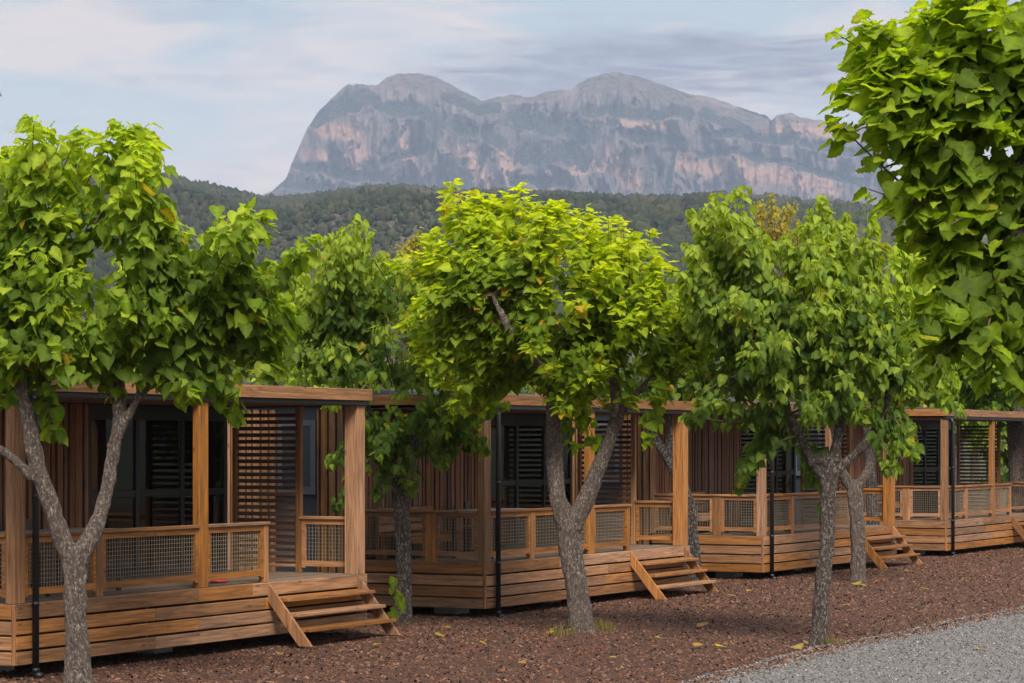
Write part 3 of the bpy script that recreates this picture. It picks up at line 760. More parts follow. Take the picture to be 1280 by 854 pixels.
# A: forked tree at the left
Y = 26.5
tree('broadleaf_tree', 'large broad-leaved tree with a V-forked trunk at the left edge of the photo', GA, at(98, 864, Y),
     [LB([(103, 880), (99, 850), (95, 770), (92, 706), (80, 680), (66, 640), (48, 585), (33, 520), (22, 452), (20, 390)], Y, [.21, .175, .135, .135, .11, .1, .095, .085, .08, .05], [0, 0, 0, 0, 0, -.05, -.1, -.15, -.2, -.3]),
      LB([(92, 712), (108, 680), (125, 645), (136, 600), (143, 560), (149, 510), (146, 460)], Y, [.12, .1, .085, .08, .08, .075, .05], [0, 0, .05, .1, .1, .1, .2]),
      LB([(140, 560), (156, 528), (176, 492), (200, 445), (225, 410)], Y, [.07, .06, .055, .045, .03], [.1, .05, 0, -.1, -.2]),
      LB([(44, 598), (25, 582), (0, 562), (-40, 540), (-80, 480)], Y, [.06, .05, .048, .05, .04], [-.1, -.1, -.1, 0, 0])],
     [at(22, 440, Y - .2), at(20, 395, Y), at(146, 455, Y), at(200, 440, Y - .1), at(225, 405, Y - .2), at(-80, 470, Y)],
     [E(38, 380, Y, 125, 128, 1.35), E(238, 395, Y, 116, 98, 1.1), E(120, 425, Y, 150, 50, .5)],
     T([(60, 158), (40, 178), (95, 172), (168, 158), (176, 165), (172, 195), (330, 268), (300, 275), (270, 282), (200, 278), (215, 290), (345, 330), (355, 370), (350, 410), (10, 185), (165, 235), (120, 470), (275, 468), (60, 470)], Y, 1., 3),
     0, .15, PAL_A, 142, 47, seed=11, horiz=.5)
# B: straight trunk between first and second cabin
Y = 36.8
tree('broadleaf_tree', 'dark green tree with one straight trunk beside the steps of the nearest cabin', GB, at(505, 779, Y),
     [LB([(505, 790), (505, 776), (505, 700), (502, 640), (498, 580), (496, 550)], Y, [.19, .15, .13, .12, .125, .09]), LB([(498, 590), (480, 550), (455, 500), (440, 450)], Y, [.1, .07, .05, .03]), LB([(499, 580), (525, 545), (555, 490), (560, 440)], Y, [.1, .07, .05, .03])],
     [at(480, 540, Y), at(500, 545, Y), at(525, 530, Y), at(440, 450, Y), at(560, 440, Y), at(498, 470, Y)],
     [E(480, 440, Y, 118, 110, 1.6), E(435, 380, Y, 62, 88, .7), E(530, 520, Y, 85, 55, .6), E(385, 420, Y, 60, 75, .7), E(560, 400, Y, 60, 60, .5)],
     T([(430, 285), (438, 300), (455, 300), (405, 325), (420, 300), (500, 330), (370, 345), (360, 380), (485, 595), (500, 590), (580, 540), (600, 530), (545, 565), (470, 560), (412, 582), (425, 575), (450, 300), (395, 350), (475, 320), (600, 500)], Y, .8, 4),
     1, .132, PAL_B, 145, 46, bark=M_barkm, seed=12, horiz=.15)
# C: bright tree in the middle
Y = 34.2
tree('broadleaf_tree', 'bright yellow-green tree with a thick forked trunk in front of the second cabin', GA, at(724, 795, Y),
     [LB([(730, 812), (726, 790), (722, 745), (714, 690), (710, 662), (697, 620), (692, 560), (692, 510), (690, 470)], Y, [.31, .22, .185, .18, .155, .125, .12, .115, .08], [0, 0, 0, 0, 0, 0, .1, .1, .1]),
      LB([(711, 668), (732, 625), (748, 585), (764, 545), (772, 510), (769, 480), (766, 440)], Y, [.16, .125, .115, .105, .1, .085, .06], [0, 0, 0, 0, -.1, -.1, -.1]),
      LB([(768, 522), (788, 498), (812, 478), (835, 460)], Y, [.09, .07, .06, .04], [-.1, -.2, -.3, -.3]),
      LB([(690, 480), (668, 450), (648, 425), (636, 410), (615, 370)], Y, [.09, .075, .07, .05, .03], [0, -.4, -.8, -1, -1])],
     [at(690, 465, Y), at(766, 435, Y), at(835, 455, Y), at(615, 370, Y - 1), at(640, 410, Y - .9), at(720, 440, Y)],
     [E(708, 385, Y, 150, 105, 2.), E(610, 340, Y, 85, 85, .7), E(800, 400, Y, 90, 92, 1.), E(770, 470, Y, 95, 52, .5), E(580, 430, Y, 55, 70, .4)],
     T([(600, 240), (608, 252), (635, 242), (560, 258), (575, 262), (660, 248), (690, 262), (720, 276), (768, 272), (780, 285), (800, 302), (828, 330), (852, 372), (865, 400), (542, 292), (528, 330), (520, 385), (522, 430), (550, 480), (600, 495), (730, 525), (855, 440), (740, 265), (705, 255), (590, 500), (700, 510), (820, 500)], Y, .8, 5),
     0, .138, PAL_C, 155, 47, seed=13, horiz=.95)
# D: by the road
Y = 32.4
tree('broadleaf_tree', 'green tree with a slim knotted trunk standing at the gravel edge', GA, at(1025, 810, Y),
     [LB([(1022, 825), (1023, 800), (1027, 740), (1033, 680), (1036, 630), (1037, 590), (1035, 570)], Y, [.19, .125, .11, .105, .105, .14, .12]),
      LB([(1036, 600), (1015, 575), (1000, 545), (985, 515), (975, 470)], Y, [.1, .085, .07, .06, .03]), LB([(1036, 590), (1045, 560), (1050, 520), (1040, 470)], Y, [.1, .09, .075, .04]), LB([(1012, 582), (1024, 574), (1036, 580), (1050, 568)], Y, [.05, .09, .09, .06], [-.03, -.05, -.05, 0]),
      LB([(1037, 600), (1060, 575), (1085, 550), (1105, 520), (1110, 480)], Y, [.09, .07, .06, .05, .03])],
     [at(985, 520, Y), at(1000, 545, Y), at(1035, 560, Y), at(1050, 515, Y), at(1105, 520, Y), at(975, 470, Y), at(1040, 465, Y), at(1110, 480, Y)],
     [E(985, 420, Y, 135, 105, 1.8), E(910, 350, Y, 60, 90, .7), E(1045, 400, Y, 110, 115, 1.1), E(960, 500, Y, 100, 48, .45), E(1100, 480, Y, 75, 55, .4)],
     T([(892, 243), (885, 262), (870, 275), (855, 305), (900, 255), (1030, 255), (1026, 275), (1060, 268), (1052, 290), (1100, 300), (930, 268), (950, 285), (858, 340), (1010, 290), (925, 590), (948, 560), (1122, 555), (1130, 530), (1010, 585), (870, 500), (860, 470), (985, 300), (1080, 300), (1150, 440)], Y, .9, 6),
     1, .132, PAL_B, 155, 48, bark=M_barkm, seed=14, horiz=.2)
# E: behind it
Y = 46.2
tree('broadleaf_tree', 'tree with a thin forking trunk before the steps of the third cabin', GA, at(1073, 732, Y),
     [LB([(1073, 742), (1073, 725), (1072, 670), (1069, 620), (1066, 600)], Y, [.18, .16, .15, .15, .13]), LB([(1068, 612), (1052, 590), (1045, 560), (1040, 520)], Y, [.11, .09, .07, .05]), LB([(1069, 612), (1084, 590), (1092, 560), (1096, 520)], Y, [.12, .1, .09, .06])],
     [at(1040, 520, Y), at(1096, 520, Y), at(1060, 500, Y), at(1110, 480, Y)],
     [E(1120, 420, Y, 75, 100, 1.), E(1080, 470, Y, 95, 60, .6), E(1160, 450, Y, 50, 70, .5)],
     T([(1130, 300), (1120, 310), (1150, 305), (1175, 330), (1190, 400), (1200, 440), (1180, 490), (1140, 540), (1145, 570)], Y, .8, 7),
     1, .165, PAL_A, 90, 36, seed=15, horiz=.2)
# F: near tree hanging in from the right
Y = 15.
tree('broadleaf_tree', 'large-leaved near tree reaching into the top right corner', GA, (at(1335, 556, Y).x, Y, 0.),
     [([Vector((at(1335, 556, Y).x, Y, z)) for z in (-.1, .4, 1.4)] + [at(1325, 560, Y), at(1300, 470, Y), at(1276, 385, Y), at(1268, 330, Y), at(1272, 250, Y), at(1290, 150, Y)], [.2, .16, .14, .135, .12, .105, .1, .08, .05]),
      LB([(1290, 440), (1340, 330), (1380, 250)], Y, [.1, .08, .05])],
     [at(1276, 385, Y), at(1268, 330, Y), at(1272, 250, Y), at(1290, 150, Y), at(1380, 240, Y)],
     [E(1280, 180, Y, 112, 165, 1.5), E(1300, 60, Y, 130, 130, .8), E(1295, 325, Y, 70, 80, .5), E(1400, 250, Y, 130, 230, .7)],
     T([(1095, 42), (1085, 52), (1092, 78), (1095, 105), (1120, 140), (1110, 158), (1135, 195), (1142, 238), (1148, 272), (1160, 300), (1172, 330), (1180, 395), (1160, 395), (1172, 415), (1185, 405), (1190, 432), (1235, 440), (1280, 430), (1160, 62), (1140, 30), (1075, 38), (1082, 66), (1100, 98), (1105, 150), (1160, 95), (1170, 160), (1165, 215), (1190, 20), (1250, 410), (1130, 112), (1170, 5)], Y, .4, 8),
     0, .135, PAL_F, 88, 38, bark=M_barkd, seed=16, horiz=.75)
# G, H, I: the trees of the other gaps
Y = 64.
tree('broadleaf_tree', 'far tree with a broad dark trunk at the right edge beyond the last terrace', GB, (at(1274, 556, Y).x, Y, 0),
     [([Vector((at(1276, 556, Y).x, Y, z)) for z in (-.1, .5)] + [at(1274, 600, Y), at(1271, 540, Y), at(1268, 500, Y)], [.4, .34, .3, .28, .22])],
     [at(1268, 500, Y), at(1285, 480, Y), at(1245, 480, Y)], [E(1235, 425, Y, 65, 80, 1.), E(1290, 430, Y, 60, 90, .8), E(1225, 490, Y, 45, 35, .3)],
     T([(1215, 500), (1200, 480), (1250, 505), (1270, 520)], Y, .8), 1, .2, PAL_L, 95, 34, bark=M_bark, seed=17)
Y = 46.6
tree('broadleaf_tree', 'tree with blackish leaning trunk between second and third cabins', GB, (at(866, 700, Y).x, Y, 0),
     [([Vector((at(869, 556, Y).x, Y, z)) for z in (-.1, .4)] + [at(864, 660, Y), at(862, 630, Y), at(850, 600, Y), at(832, 570, Y), at(812, 535, Y), at(800, 510, Y)], [.16, .14, .12, .12, .12, .11, .09, .07]),
      LB([(843, 585), (838, 560), (842, 530), (838, 500)], Y, [.12, .12, .1, .07])],
     [at(800, 505, Y), at(838, 495, Y)], [E(850, 440, Y, 70, 75, 1.), E(800, 470, Y, 60, 35, .4)], T([(855, 370), (870, 360), (890, 400), (830, 400)], Y, .7),
     1, .19, PAL_B, 60, 28, bark=M_barkd, seed=18)
Y = 56.5
tree('broadleaf_tree', 'tree mostly hidden between third and fourth cabins', GB, (at(1090, 556, Y).x, Y, 0),
     [([Vector((at(1092, 556, Y).x, Y, z)) for z in (-.1, .5)] + [at(1090, 620, Y), at(1086, 560, Y), at(1082, 510, Y)], [.2, .17, .15, .13, .1])],
     [at(1082, 510, Y)], [E(1080, 450, Y, 70, 60, 1.)], T([(1100, 400)], Y), 1, .2, PAL_B, 35, 24, bark=M_barkd, seed=19)
# J: twig tips of a tree standing just left of the camera
Y = 9.
tree('broadleaf_tree', 'dark leaves of a near tree poking in at the upper left edge', GA, (at(-420, 556, Y).x, Y, 0),
     [([Vector((at(-420, 556, Y).x, Y, z)) for z in (-.1, .8, 2.)] + [at(-400, 420, Y), at(-360, 250, Y), at(-300, 120, Y)], [.14, .12, .1, .09, .07, .05])],
     [at(-360, 250, Y), at(-300, 120, Y)], [E(-360, 130, Y, 190, 190, 1.)], T([(-40, 212), (-52, 68), (-55, 190)], Y, .1),
     0, .12, [tuple(c * .45 for c in p) for p in PAL_B], 35, 22, bark=M_barkd, seed=20)

# unseen trees added across the road to darken the glass door reflections
for q in range(5):
    x, y = st2xy(-6 + 11. * q, 17.); x, y = float(x), float(y); b0 = Vector((x, y, 0))
    tree('broadleaf_tree', 'unseen tree added across the gravel road for door reflections, number %s from the camera' % ('one', 'two', 'three', 'four', 'five')[q], 'added trees across the road', (x, y, 0),
         [([b0 + Vector((0, 0, -.1)), b0 + Vector((.05, 0, 1)), b0 + Vector((-.1, 0, 2.2)), b0 + Vector((.1, .1, 3.2))], [.2, .16, .14, .08])],
         [b0 + Vector((.1, 0, 2.8)), b0 + Vector((-.5, .3, 3.2)), b0 + Vector((.5, -.3, 3.2))], [(b0 + Vector((0, 0, 3.6)), (1.7, 1.7, 1.2), 1.)], [], 1, .2, PAL_A, 60, 20, seed=70 + q, parts=False)
# trees behind the cabins
bgl = [(1235, 385, 75, 55, 70, 1, PAL_L, 'fresh light green tree above the roof of the farthest cabin'),
       (1195, 410, 72, 45, 60, 1, PAL_L, 'light green crown left of the far dark trunk'),
       (345, 345, 70, 62, 115, 1, PAL_A, 'light green tree behind the roof of the nearest cabin'),
       (205, 300, 62, 70, 100, 1, PAL_A, 'green tree behind the left forked tree'),
       (522, 293, 95, 44, 70, 1, PAL_Y, 'yellowing tree behind the gap between the middle crowns'),
       (570, 400, 80, 70, 70, 1, PAL_A, 'green bushy tree behind the roof of the second cabin'),
       (965, 243, 120, 56, 85, 1, PAL_Y, 'tall tree with yellow autumn leaves behind the third cabin'),
       (850, 380, 90, 60, 80, 1, PAL_A, 'green bushy tree behind the gap before the third cabin'),
       (1215, 352, 95, 62, 90, 1, PAL_A, 'green tree behind the farthest cabin'),
       (1140, 340, 105, 60, 90, 1, PAL_Y, 'yellow-green tree behind the farthest cabin'),
       (1262, 480, 75, 55, 60, 1, PAL_B, 'dark shrubby tree at the right beyond the farthest cabin'),
       (420, 400, 75, 70, 80, 1, PAL_B, 'dark green tree behind the gap after the nearest cabin'),
       (690, 400, 85, 80, 70, 1, PAL_B, 'dark green tree behind the second cabin'),
       (60, 330, 60, 90, 100, 1, PAL_A, 'green tree behind the crown at the left edge'),
       (1010, 400, 85, 80, 70, 1, PAL_B, 'dark green tree behind the third cabin'),
       (620, 400, 78, 60, 70, 1, PAL_A, 'mid green tree behind the roof edge of the second cabin')]
for i_, (px, top, Y, rx, ry, kd, pal, lab) in enumerate(bgl):
    k = Y / 3140.; bx_ = at(px, 556, Y).x; cy = top + ry
    low = min(520, cy + ry * 1.2)
    cr = [E(px, cy, Y, rx, ry, 1.5), E(px + random.uniform(-.4, .4) * rx, cy + ry * .6, Y, rx * 1.1, ry * .7, 1.), E(px + random.uniform(-.3, .3) * rx, low, Y, rx, ry * .6, .7)]
    tree('background_tree', lab, 'trees behind the cabins', (bx_, Y, 0),
         [([Vector((bx_, Y, -.2)), Vector((bx_ + .1, Y, 1.5)), at(px, cy + ry * .6, Y), at(px, cy, Y), at(px + 2, cy - ry * .6, Y)], [.22, .18, .12, .08, .04])],
         [at(px, cy + ry * .5, Y), at(px, cy, Y), at(px, cy + ry, Y)], cr, T([(px, top), (px - rx * .3, top + 8), (px + rx * .35, top + 10)], Y, .3, i_),
         1, .19 if pal is PAL_Y else .2, pal, 170 if pal is PAL_Y else 90, 17, seed=40 + i_, parts=False)

# ------------------------------------------------------------------ hill with its wood
hill_pts = [(-1600, 150), (-600, 175), (-200, 185), (80, 190), (115, 193), (190, 212), (210, 212), (235, 220), (270, 226), (300, 233), (327, 241), (355, 243), (380, 243), (404, 238), (440, 233), (472, 230), (501, 228),
            (551, 234), (590, 233), (623, 231), (695, 234), (760, 238), (848, 239), (906, 235), (958, 241), (1009, 248), (1078, 254), (1119, 258), (1180, 266), (1400, 285), (2200, 300), (6000, 320)]
hx, hy = np.array([p[0] for p in hill_pts], float), np.array([p[1] for p in hill_pts], float)
RID = 2000.
def hillz(u, r):
    """u = tangent of the azimuth * 3140 + 640; r = forward distance"""
    ridge = (HZ - np.interp(u, hx, hy)) / 3140. * RID + CH - 7.5
    q = np.clip((r - 520) / (RID - 520), 0, 1); sm = q ** .85
    x = (u - 640) / 3140 * r
    gul = fbm(x / 260, r / 420, 2., 4)
    z = ridge * sm + 26 * gul * np.sin(np.pi * q) ** .8 * (1 - q ** 4) + 3 * fbm(x / 60, r / 60, 5., 3) * q * (1 - q ** 6)
    back = np.clip((r - RID) / 900, 0, 1); z = z * (1 - back ** 1.5 * .9)
    return np.where(r < 520, -1, z)
m_, nt, b = newmat('hill_ground')
g = N(nt, 'ShaderNodeNewGeometry'); p = g.outputs['Position']
n1 = noise(nt, mapping(nt, p, (1, .6, 2.5)), .012, 6, .65, .8); n2 = noise(nt, p, .12, 5, .7)
c = mix(nt, ramp(nt, n1, [(.42, 0.), (.62, 1.)]), (.028, .04, .018), (.12, .088, .055))
c = mix(nt, ramp(nt, n2, [(.45, 0.), (.65, .8)]), c, (.02, .03, .014)); L(nt, c, b.inputs['Base Color']); b.inputs['Roughness'].default_value = 1
us = np.concatenate([np.linspace(-1200, 1500, 340), np.linspace(1530, 16000, 200)]); rr = np.concatenate([np.linspace(500, 2000, 150), np.linspace(2015, 2900, 20)])
U, Rr = np.meshgrid(us, rr); Zh = hillz(U, Rr); Xh = (U - 640) / 3140 * Rr
i = np.arange(len(us) - 1)[None, :] + np.arange(len(rr) - 1)[:, None] * len(us); n = len(us)
tag(link('wooded_hill', mesh_np('hill', np.stack([Xh, Rr, Zh], -1).reshape(-1, 3), np.stack([i, i + 1, i + n + 1, i + n], -1).reshape(-1, 4), m_, True)), kind='structure')
# the wood: many small crowns joined in one object
ico = bmesh.new(); bmesh.ops.create_icosphere(ico, subdivisions=2, radius=1); ico.verts.ensure_lookup_table()
IV = np.array([v.co[:] for v in ico.verts]); IF = np.array([[v.index for v in f.verts] for f in ico.faces]); ico.free()
ico = bmesh.new(); bmesh.ops.create_icosphere(ico, subdivisions=1, radius=1); ico.verts.ensure_lookup_table()
JV = np.array([v.co[:] for v in ico.verts]); JF = np.array([[v.index for v in f.verts] for f in ico.faces]); ico.free()
def wood_mass(n, hi, rmin, rmax, seed, umin=60, umax=1180):
    rs = np.random.RandomState(seed); u = rs.uniform(umin, umax, n); r = np.sqrt(rs.uniform(rmin ** 2, rmax ** 2, n))
    x = (u - 640) / 3140 * r; z = hillz(u, r)
    dens = fbm(x / 120, r / 200, 9., 4); keep = (dens + rs.rand(n) * .9 > .12) | (r > 1900)
    u, r, x, z, dens = u[keep], r[keep], x[keep], z[keep], dens[keep]; n = len(u)
    V0, F0 = (IV, IF) if hi else (JV, JF)
    s = (1.15 + 1.8 * rs.rand(n) ** 1.8) * np.where(dens > .0, 1.15, .8); s = np.where(r > 1930, s * 1.05 , s)
    jit = 1 + .6 * (rs.rand(n, len(V0)) - .5) * 2
    V = V0[None] * jit[..., None] * s[:, None, None] * np.stack([.85 + .3 * rs.rand(n), .85 + .3 * rs.rand(n), .9 + .6 * rs.rand(n)], -1)[:, None, :]
    V = V + np.stack([x, r, z + s * .75], -1)[:, None, :]
    cs = np.array([(.022, .036, .014), (.03, .046, .018), (.042, .055, .02), (.06, .062, .026), (.018, .03, .013)])[rs.randint(0, 5, n)] * (.7 + .6 * rs.rand(n, 1))
    cs = cs * (1 + .5 * fbm(x / 90, r / 140, 19., 3))[:, None]; bw = np.clip(fbm(x / 70, r / 160, 29., 4) * 3 - .3, 0, .7)[:, None] * (rs.rand(n, 1) < .6); cs = cs * (1 - bw) + np.array([.10, .082, .045]) * bw
    return V.reshape(-1, 3), (F0[None] + len(V0) * np.arange(n)[:, None, None]).reshape(-1, 3), np.repeat(cs, len(V0), 0)
M_wood = tintmat('pine_crowns', 1.)
for nt_ in [M_wood.node_tree]:
    for nd in nt_.nodes:
        if nd.type == 'TEX_NOISE': nd.inputs['Scale'].default_value = .9
a = wood_mass(6500, True, 1880, 2040, 1); b2 = wood_mass(42000, False, 900, 1900, 2); b3 = wood_mass(9000, False, 540, 900, 3, 40, 1240)
V = np.concatenate([a[0], b2[0], b3[0]]); Fc = np.concatenate([a[1], b2[1] + len(a[0]), b3[1] + len(a[0]) + len(b2[0])]); cs = np.concatenate([a[2], b2[2], b3[2]])
tag(link('hill_woodland', mesh_np('wood', V, Fc, M_wood, True, cs)), 'dense dark pine wood covering the hill below the mountain', 'wood', kind='stuff')

# ------------------------------------------------------------------ the mountain
sk = [(240, 262), (300, 255), (338, 240), (350, 230), (358, 222), (364, 205), (374, 182), (384, 160), (398, 140), (415, 122), (428, 110), (437, 105), (452, 105), (470, 107), (482, 98), (496, 92), (525, 91.5), (545, 96), (565, 106),
      (585, 117), (603, 126), (612, 123), (625, 121), (640, 117), (655, 120), (668, 121), (682, 114), (700, 112), (716, 111), (726, 103), (737, 97), (755, 91.5), (775, 90.5), (800, 96), (830, 106), (858, 116), (866, 118), (885, 121), (910, 129), (935, 137),
      (950, 142), (957, 143), (964, 150), (972, 144), (990, 141), (1003, 147), (1020, 149), (1050, 154), (1080, 156), (1095, 165), (1110, 205), (1125, 245), (1150, 262), (1300, 280)]
sx_, sy_ = np.array([p[0] for p in sk], float), np.array([p[1] for p in sk], float)
NU, NV = 900, 300
u = np.linspace(240, 1300, NU); v = np.linspace(0, 1, NV)
sky_y = np.interp(u, sx_, sy_) + 1.6 * fbm(u / 9, 3.3, 0, 4) - 2.2 * np.abs(fbm(u / 5, 9.3, 0, 4)) + .6
U, Vv = np.meshgrid(u, v)
RM = 6000.; zt = (HZ - sky_y) / 3140 * 6900; zb = 380.
# local dip of the strata gives slanting ledges; slope varies from cliff to ledge
full = (HZ - 91) / 3140 * 6900
Zm0 = zb + (np.maximum(zt, zb + 5)[None, :] - zb) * Vv
hn = (Zm0 - zb) / (full - zb)                       # 0..1 absolute height
warp = .15 * fbm(U / 110, hn * 2, 1., 4) + .05 * fbm(U / 26, hn * 5, 4., 4)
dip = (U - 700) / 900 * .10
hh = hn + warp + dip * .6
def strokes(lst, wx, wy):
    """soft mask of ledges and faces, laid out over the rock wall by position along it (x) and height (y)"""
    PX = U + wx; PY = HZ - (Zm0 - 0) / 6900 * 3140 + wy; out = np.zeros_like(U)
    for w, pts in lst:
        for (x0, y0), (x1, y1) in zip(pts[:-1], pts[1:]):
            dx, dy = x1 - x0, y1 - y0; t = np.clip(((PX - x0) * dx + (PY - y0) * dy) / (dx * dx + dy * dy), 0, 1)
            d = np.hypot(PX - x0 - t * dx, (PY - y0 - t * dy) * 1.15); out = np.maximum(out, np.clip(1.5 - d / w, 0, 1))
    return out
wx = 12 * fbm(U / 22, hn * 6, 61., 5); wy = 9 * fbm(U / 20, hn * 6, 71., 5)
vegm = strokes([(10, [(395, 150), (430, 128), (460, 125)]), (9, [(440, 118), (520, 140), (600, 165), (650, 190)]), (6, [(560, 122), (620, 140)]), (6, [(372, 208), (420, 216), (475, 224)]), (5, [(480, 202), (530, 186)]),
    (13, [(640, 152), (740, 165)]), (15, [(650, 192), (738, 200)]), (5, [(640, 226), (700, 230)]), (8, [(735, 135), (860, 142)]), (6, [(880, 140), (930, 160)]), (8, [(790, 168), (860, 182)]),
    (4, [(830, 190), (900, 188), (960, 197), (1020, 215), (1080, 225)]), (5, [(895, 165), (990, 176)]), (5, [(1000, 180), (1070, 192)]), (4, [(592, 228), (600, 192)]), (5, [(700, 195), (765, 152)]), (5, [(500, 160), (478, 192)]), (7, [(360, 232), (420, 238), (520, 240)]), (5, [(340, 238), (365, 225)]), (4, [(545, 150), (540, 200)]), (4, [(845, 190), (838, 232)])], wx, wy)
crest = strokes([(12, [(490, 98), (560, 112), (600, 130)]), (13, [(735, 104), (800, 104), (860, 124)]), (6, [(600, 130), (640, 124), (700, 118)]), (7, [(860, 126), (950, 152)])], wx * .5, wy * .5)
pinkm = strokes([(12, [(400, 165), (440, 160), (455, 190)]), (9, [(385, 195), (440, 205)]), (10, [(500, 165), (520, 230)]), (12, [(575, 190), (610, 232)]), (10, [(620, 180), (640, 225)]), (12, [(765, 190), (785, 232)]), (12, [(860, 205), (940, 215), (1040, 232)]), (6, [(700, 150), (770, 152), (830, 158)]), (10, [(720, 215), (750, 205)]), (7, [(960, 160), (1080, 172)])], wx, wy)
vegm = np.clip(vegm * (.75 + .9 * fbm(U / 10, hn * 12, 81., 4)), 0, 1)
ledge = vegm * 1.1 + crest * .9 + .5 * np.clip(fbm(U / 40, hn * 7, 7., 5) * 2.4, 0, 1)
cot = .10 + 2.2 * np.clip(ledge, 0, 1.5)
dz_ = np.gradient(Zm0, axis=0); run = np.cumsum(cot * dz_, axis=0)
run = run / run.max(axis=0, keepdims=True) * 1150 * ((zt - zb) / (full - zb))[None, :].clip(.05, 1)
rid = 1 - np.abs(fbm(U / 46 + .9 * warp * 6 + hn * .8, hn * 2.0, 20., 5)) * 2.2
rid2 = 1 - np.abs(fbm(U / 15 - hn * 1.4, hn * 6, 31., 5)) * 2.
but = rid * 230 + rid2 * 105 - vegm * 60 + fbm(U / 4, hn * 14, 41., 4) * 26 + fbm(U / 9, hn * 30, 43., 3) * 22
fade = np.clip((1 - Vv) * 6, 0, 1) ** .7
big = fbm(U / 130, 2.2, 50., 3) * 330
Rm = RM + run - (but - 160) * (.25 + .75 * fade) + big * (1 - .4 * Vv)
edge = np.clip((420 - U) / 90, 0, 1); Rm = Rm + 700 * edge ** 1.6
# keep each grid point on its own line of sight height so that the skyline holds
scl = Rm / 6900; Zm = CH + ((HZ - (HZ - (Zm0 - 0) / 6900 * 3140)) / 3140) * Rm
Xm = (U - 640) / 3140 * Rm
Vt = np.stack([Xm, Rm, Zm], -1)
backv = Vt[-1].copy(); backv[:, 1] += 700; backv[:, 2] -= 700; backv[:, 0] *= (backv[:, 1] / Vt[-1][:, 1])
mid_ = Vt[-1] * .5 + backv * .5; mid_[:, 2] += 120 - 60
Vt = np.concatenate([Vt.reshape(-1, 3), backv]); n = NU
i = np.arange(n - 1)[None, :] + np.arange(NV)[:, None] * n
Fm = np.stack([i, i + 1, i + n + 1, i + n], -1).reshape(-1, 4)
m_, nt, b = newmat('mountain_rock')
g = N(nt, 'ShaderNodeNewGeometry'); p = g.outputs['Position']
sn = N(nt, 'ShaderNodeSeparateXYZ'); L(nt, g.outputs['True Normal'], sn.inputs[0])
sp_ = N(nt, 'ShaderNodeSeparateXYZ'); L(nt, p, sp_.inputs[0])
vert = noise(nt, mapping(nt, p, (.010, .010, .0035)), 1., 9, .68, .8)
streak_ = noise(nt, mapping(nt, p, (.035, .035, .011)), 1., 8, .7, .8)
strata = noise(nt, mapping(nt, p, (.0015, .0015, .022), rot=(0, R_(5), 0)), 1., 7, .65, 1.2)
blob = noise(nt, p, .0032, 7, .62, 1.0)
spots = noise(nt, p, .03, 6, .8)
cv = N(nt, 'ShaderNodeAttribute', attribute_name='tint'); cvs = N(nt, 'ShaderNodeSeparateColor'); L(nt, cv.outputs['Color'], cvs.inputs[0])
rock = mix(nt, ramp(nt, vert, [(.38, 0.), (.62, 1.)]), (.15, .135, .135), (.38, .28, .245))
pk = math_(nt, 'ADD', cvs.outputs[2], math_(nt, 'MULTIPLY', math_(nt, 'SUBTRACT', blob, .5), 2.0))
rock = mix(nt, ramp(nt, pk, [(.1, 0.), (.9, .95)]), rock, mix(nt, ramp(nt, streak_, [(.4, 0.), (.6, 1.)]), (.52, .29, .21), (.78, .48, .35)))
rock = mix(nt, math_(nt, 'MULTIPLY', ramp(nt, streak_, [(.53, 0.), (.66, 1.)]), .6), rock, (.12, .12, .125))
rock = mix(nt, math_(nt, 'MULTIPLY', ramp(nt, strata, [(.53, 0.), (.58, 1.)]), .5), rock, (.14, .135, .13))
veg = mix(nt, ramp(nt, spots, [(.45, 0.), (.62, 1.)]), (.015, .028, .022), (.12, .115, .095))
crc = mix(nt, ramp(nt, spots, [(.40, 0.), (.55, 1.)]), (.05, .06, .04), (.27, .205, .165))
f = math_(nt, 'ADD', cvs.outputs[0], math_(nt, 'ADD', math_(nt, 'MULTIPLY', sn.outputs[2], .35), math_(nt, 'MULTIPLY', math_(nt, 'SUBTRACT', noise(nt, p, .016, 8, .75), .5), 1.6)))
vf = ramp(nt, f, [(.38, 0.), (.60, 1.)])
rock = mix(nt, ramp(nt, math_(nt, 'ADD', cvs.outputs[1], math_(nt, 'MULTIPLY', math_(nt, 'SUBTRACT', noise(nt, p, .012, 7, .7), .5), 1.2)), [(.4, 0.), (.7, 1.)]), rock, crc)
L(nt, mix(nt, vf, rock, veg), b.inputs['Base Color']); b.inputs['Roughness'].default_value = 1; b.inputs['Specular IOR Level'].default_value = .1
bp = N(nt, 'ShaderNodeBump'); bp.inputs['Strength'].default_value = 1.; bp.inputs['Distance'].default_value = 40
L(nt, math_(nt, 'ADD', vert, math_(nt, 'ADD', math_(nt, 'MULTIPLY', streak_, .5), math_(nt, 'MULTIPLY', spots, .4))), bp.inputs['Height']); L(nt, bp.outputs[0], b.inputs['Normal'])
cov = np.stack([vegm, crest, pinkm], -1).reshape(-1, 3); cov = np.concatenate([cov, np.tile([[0, 1, 0]], (NU, 1))])
tag(link('mountain', mesh_np('mountain', Vt, Fm, m_, True, cov)), kind='structure')

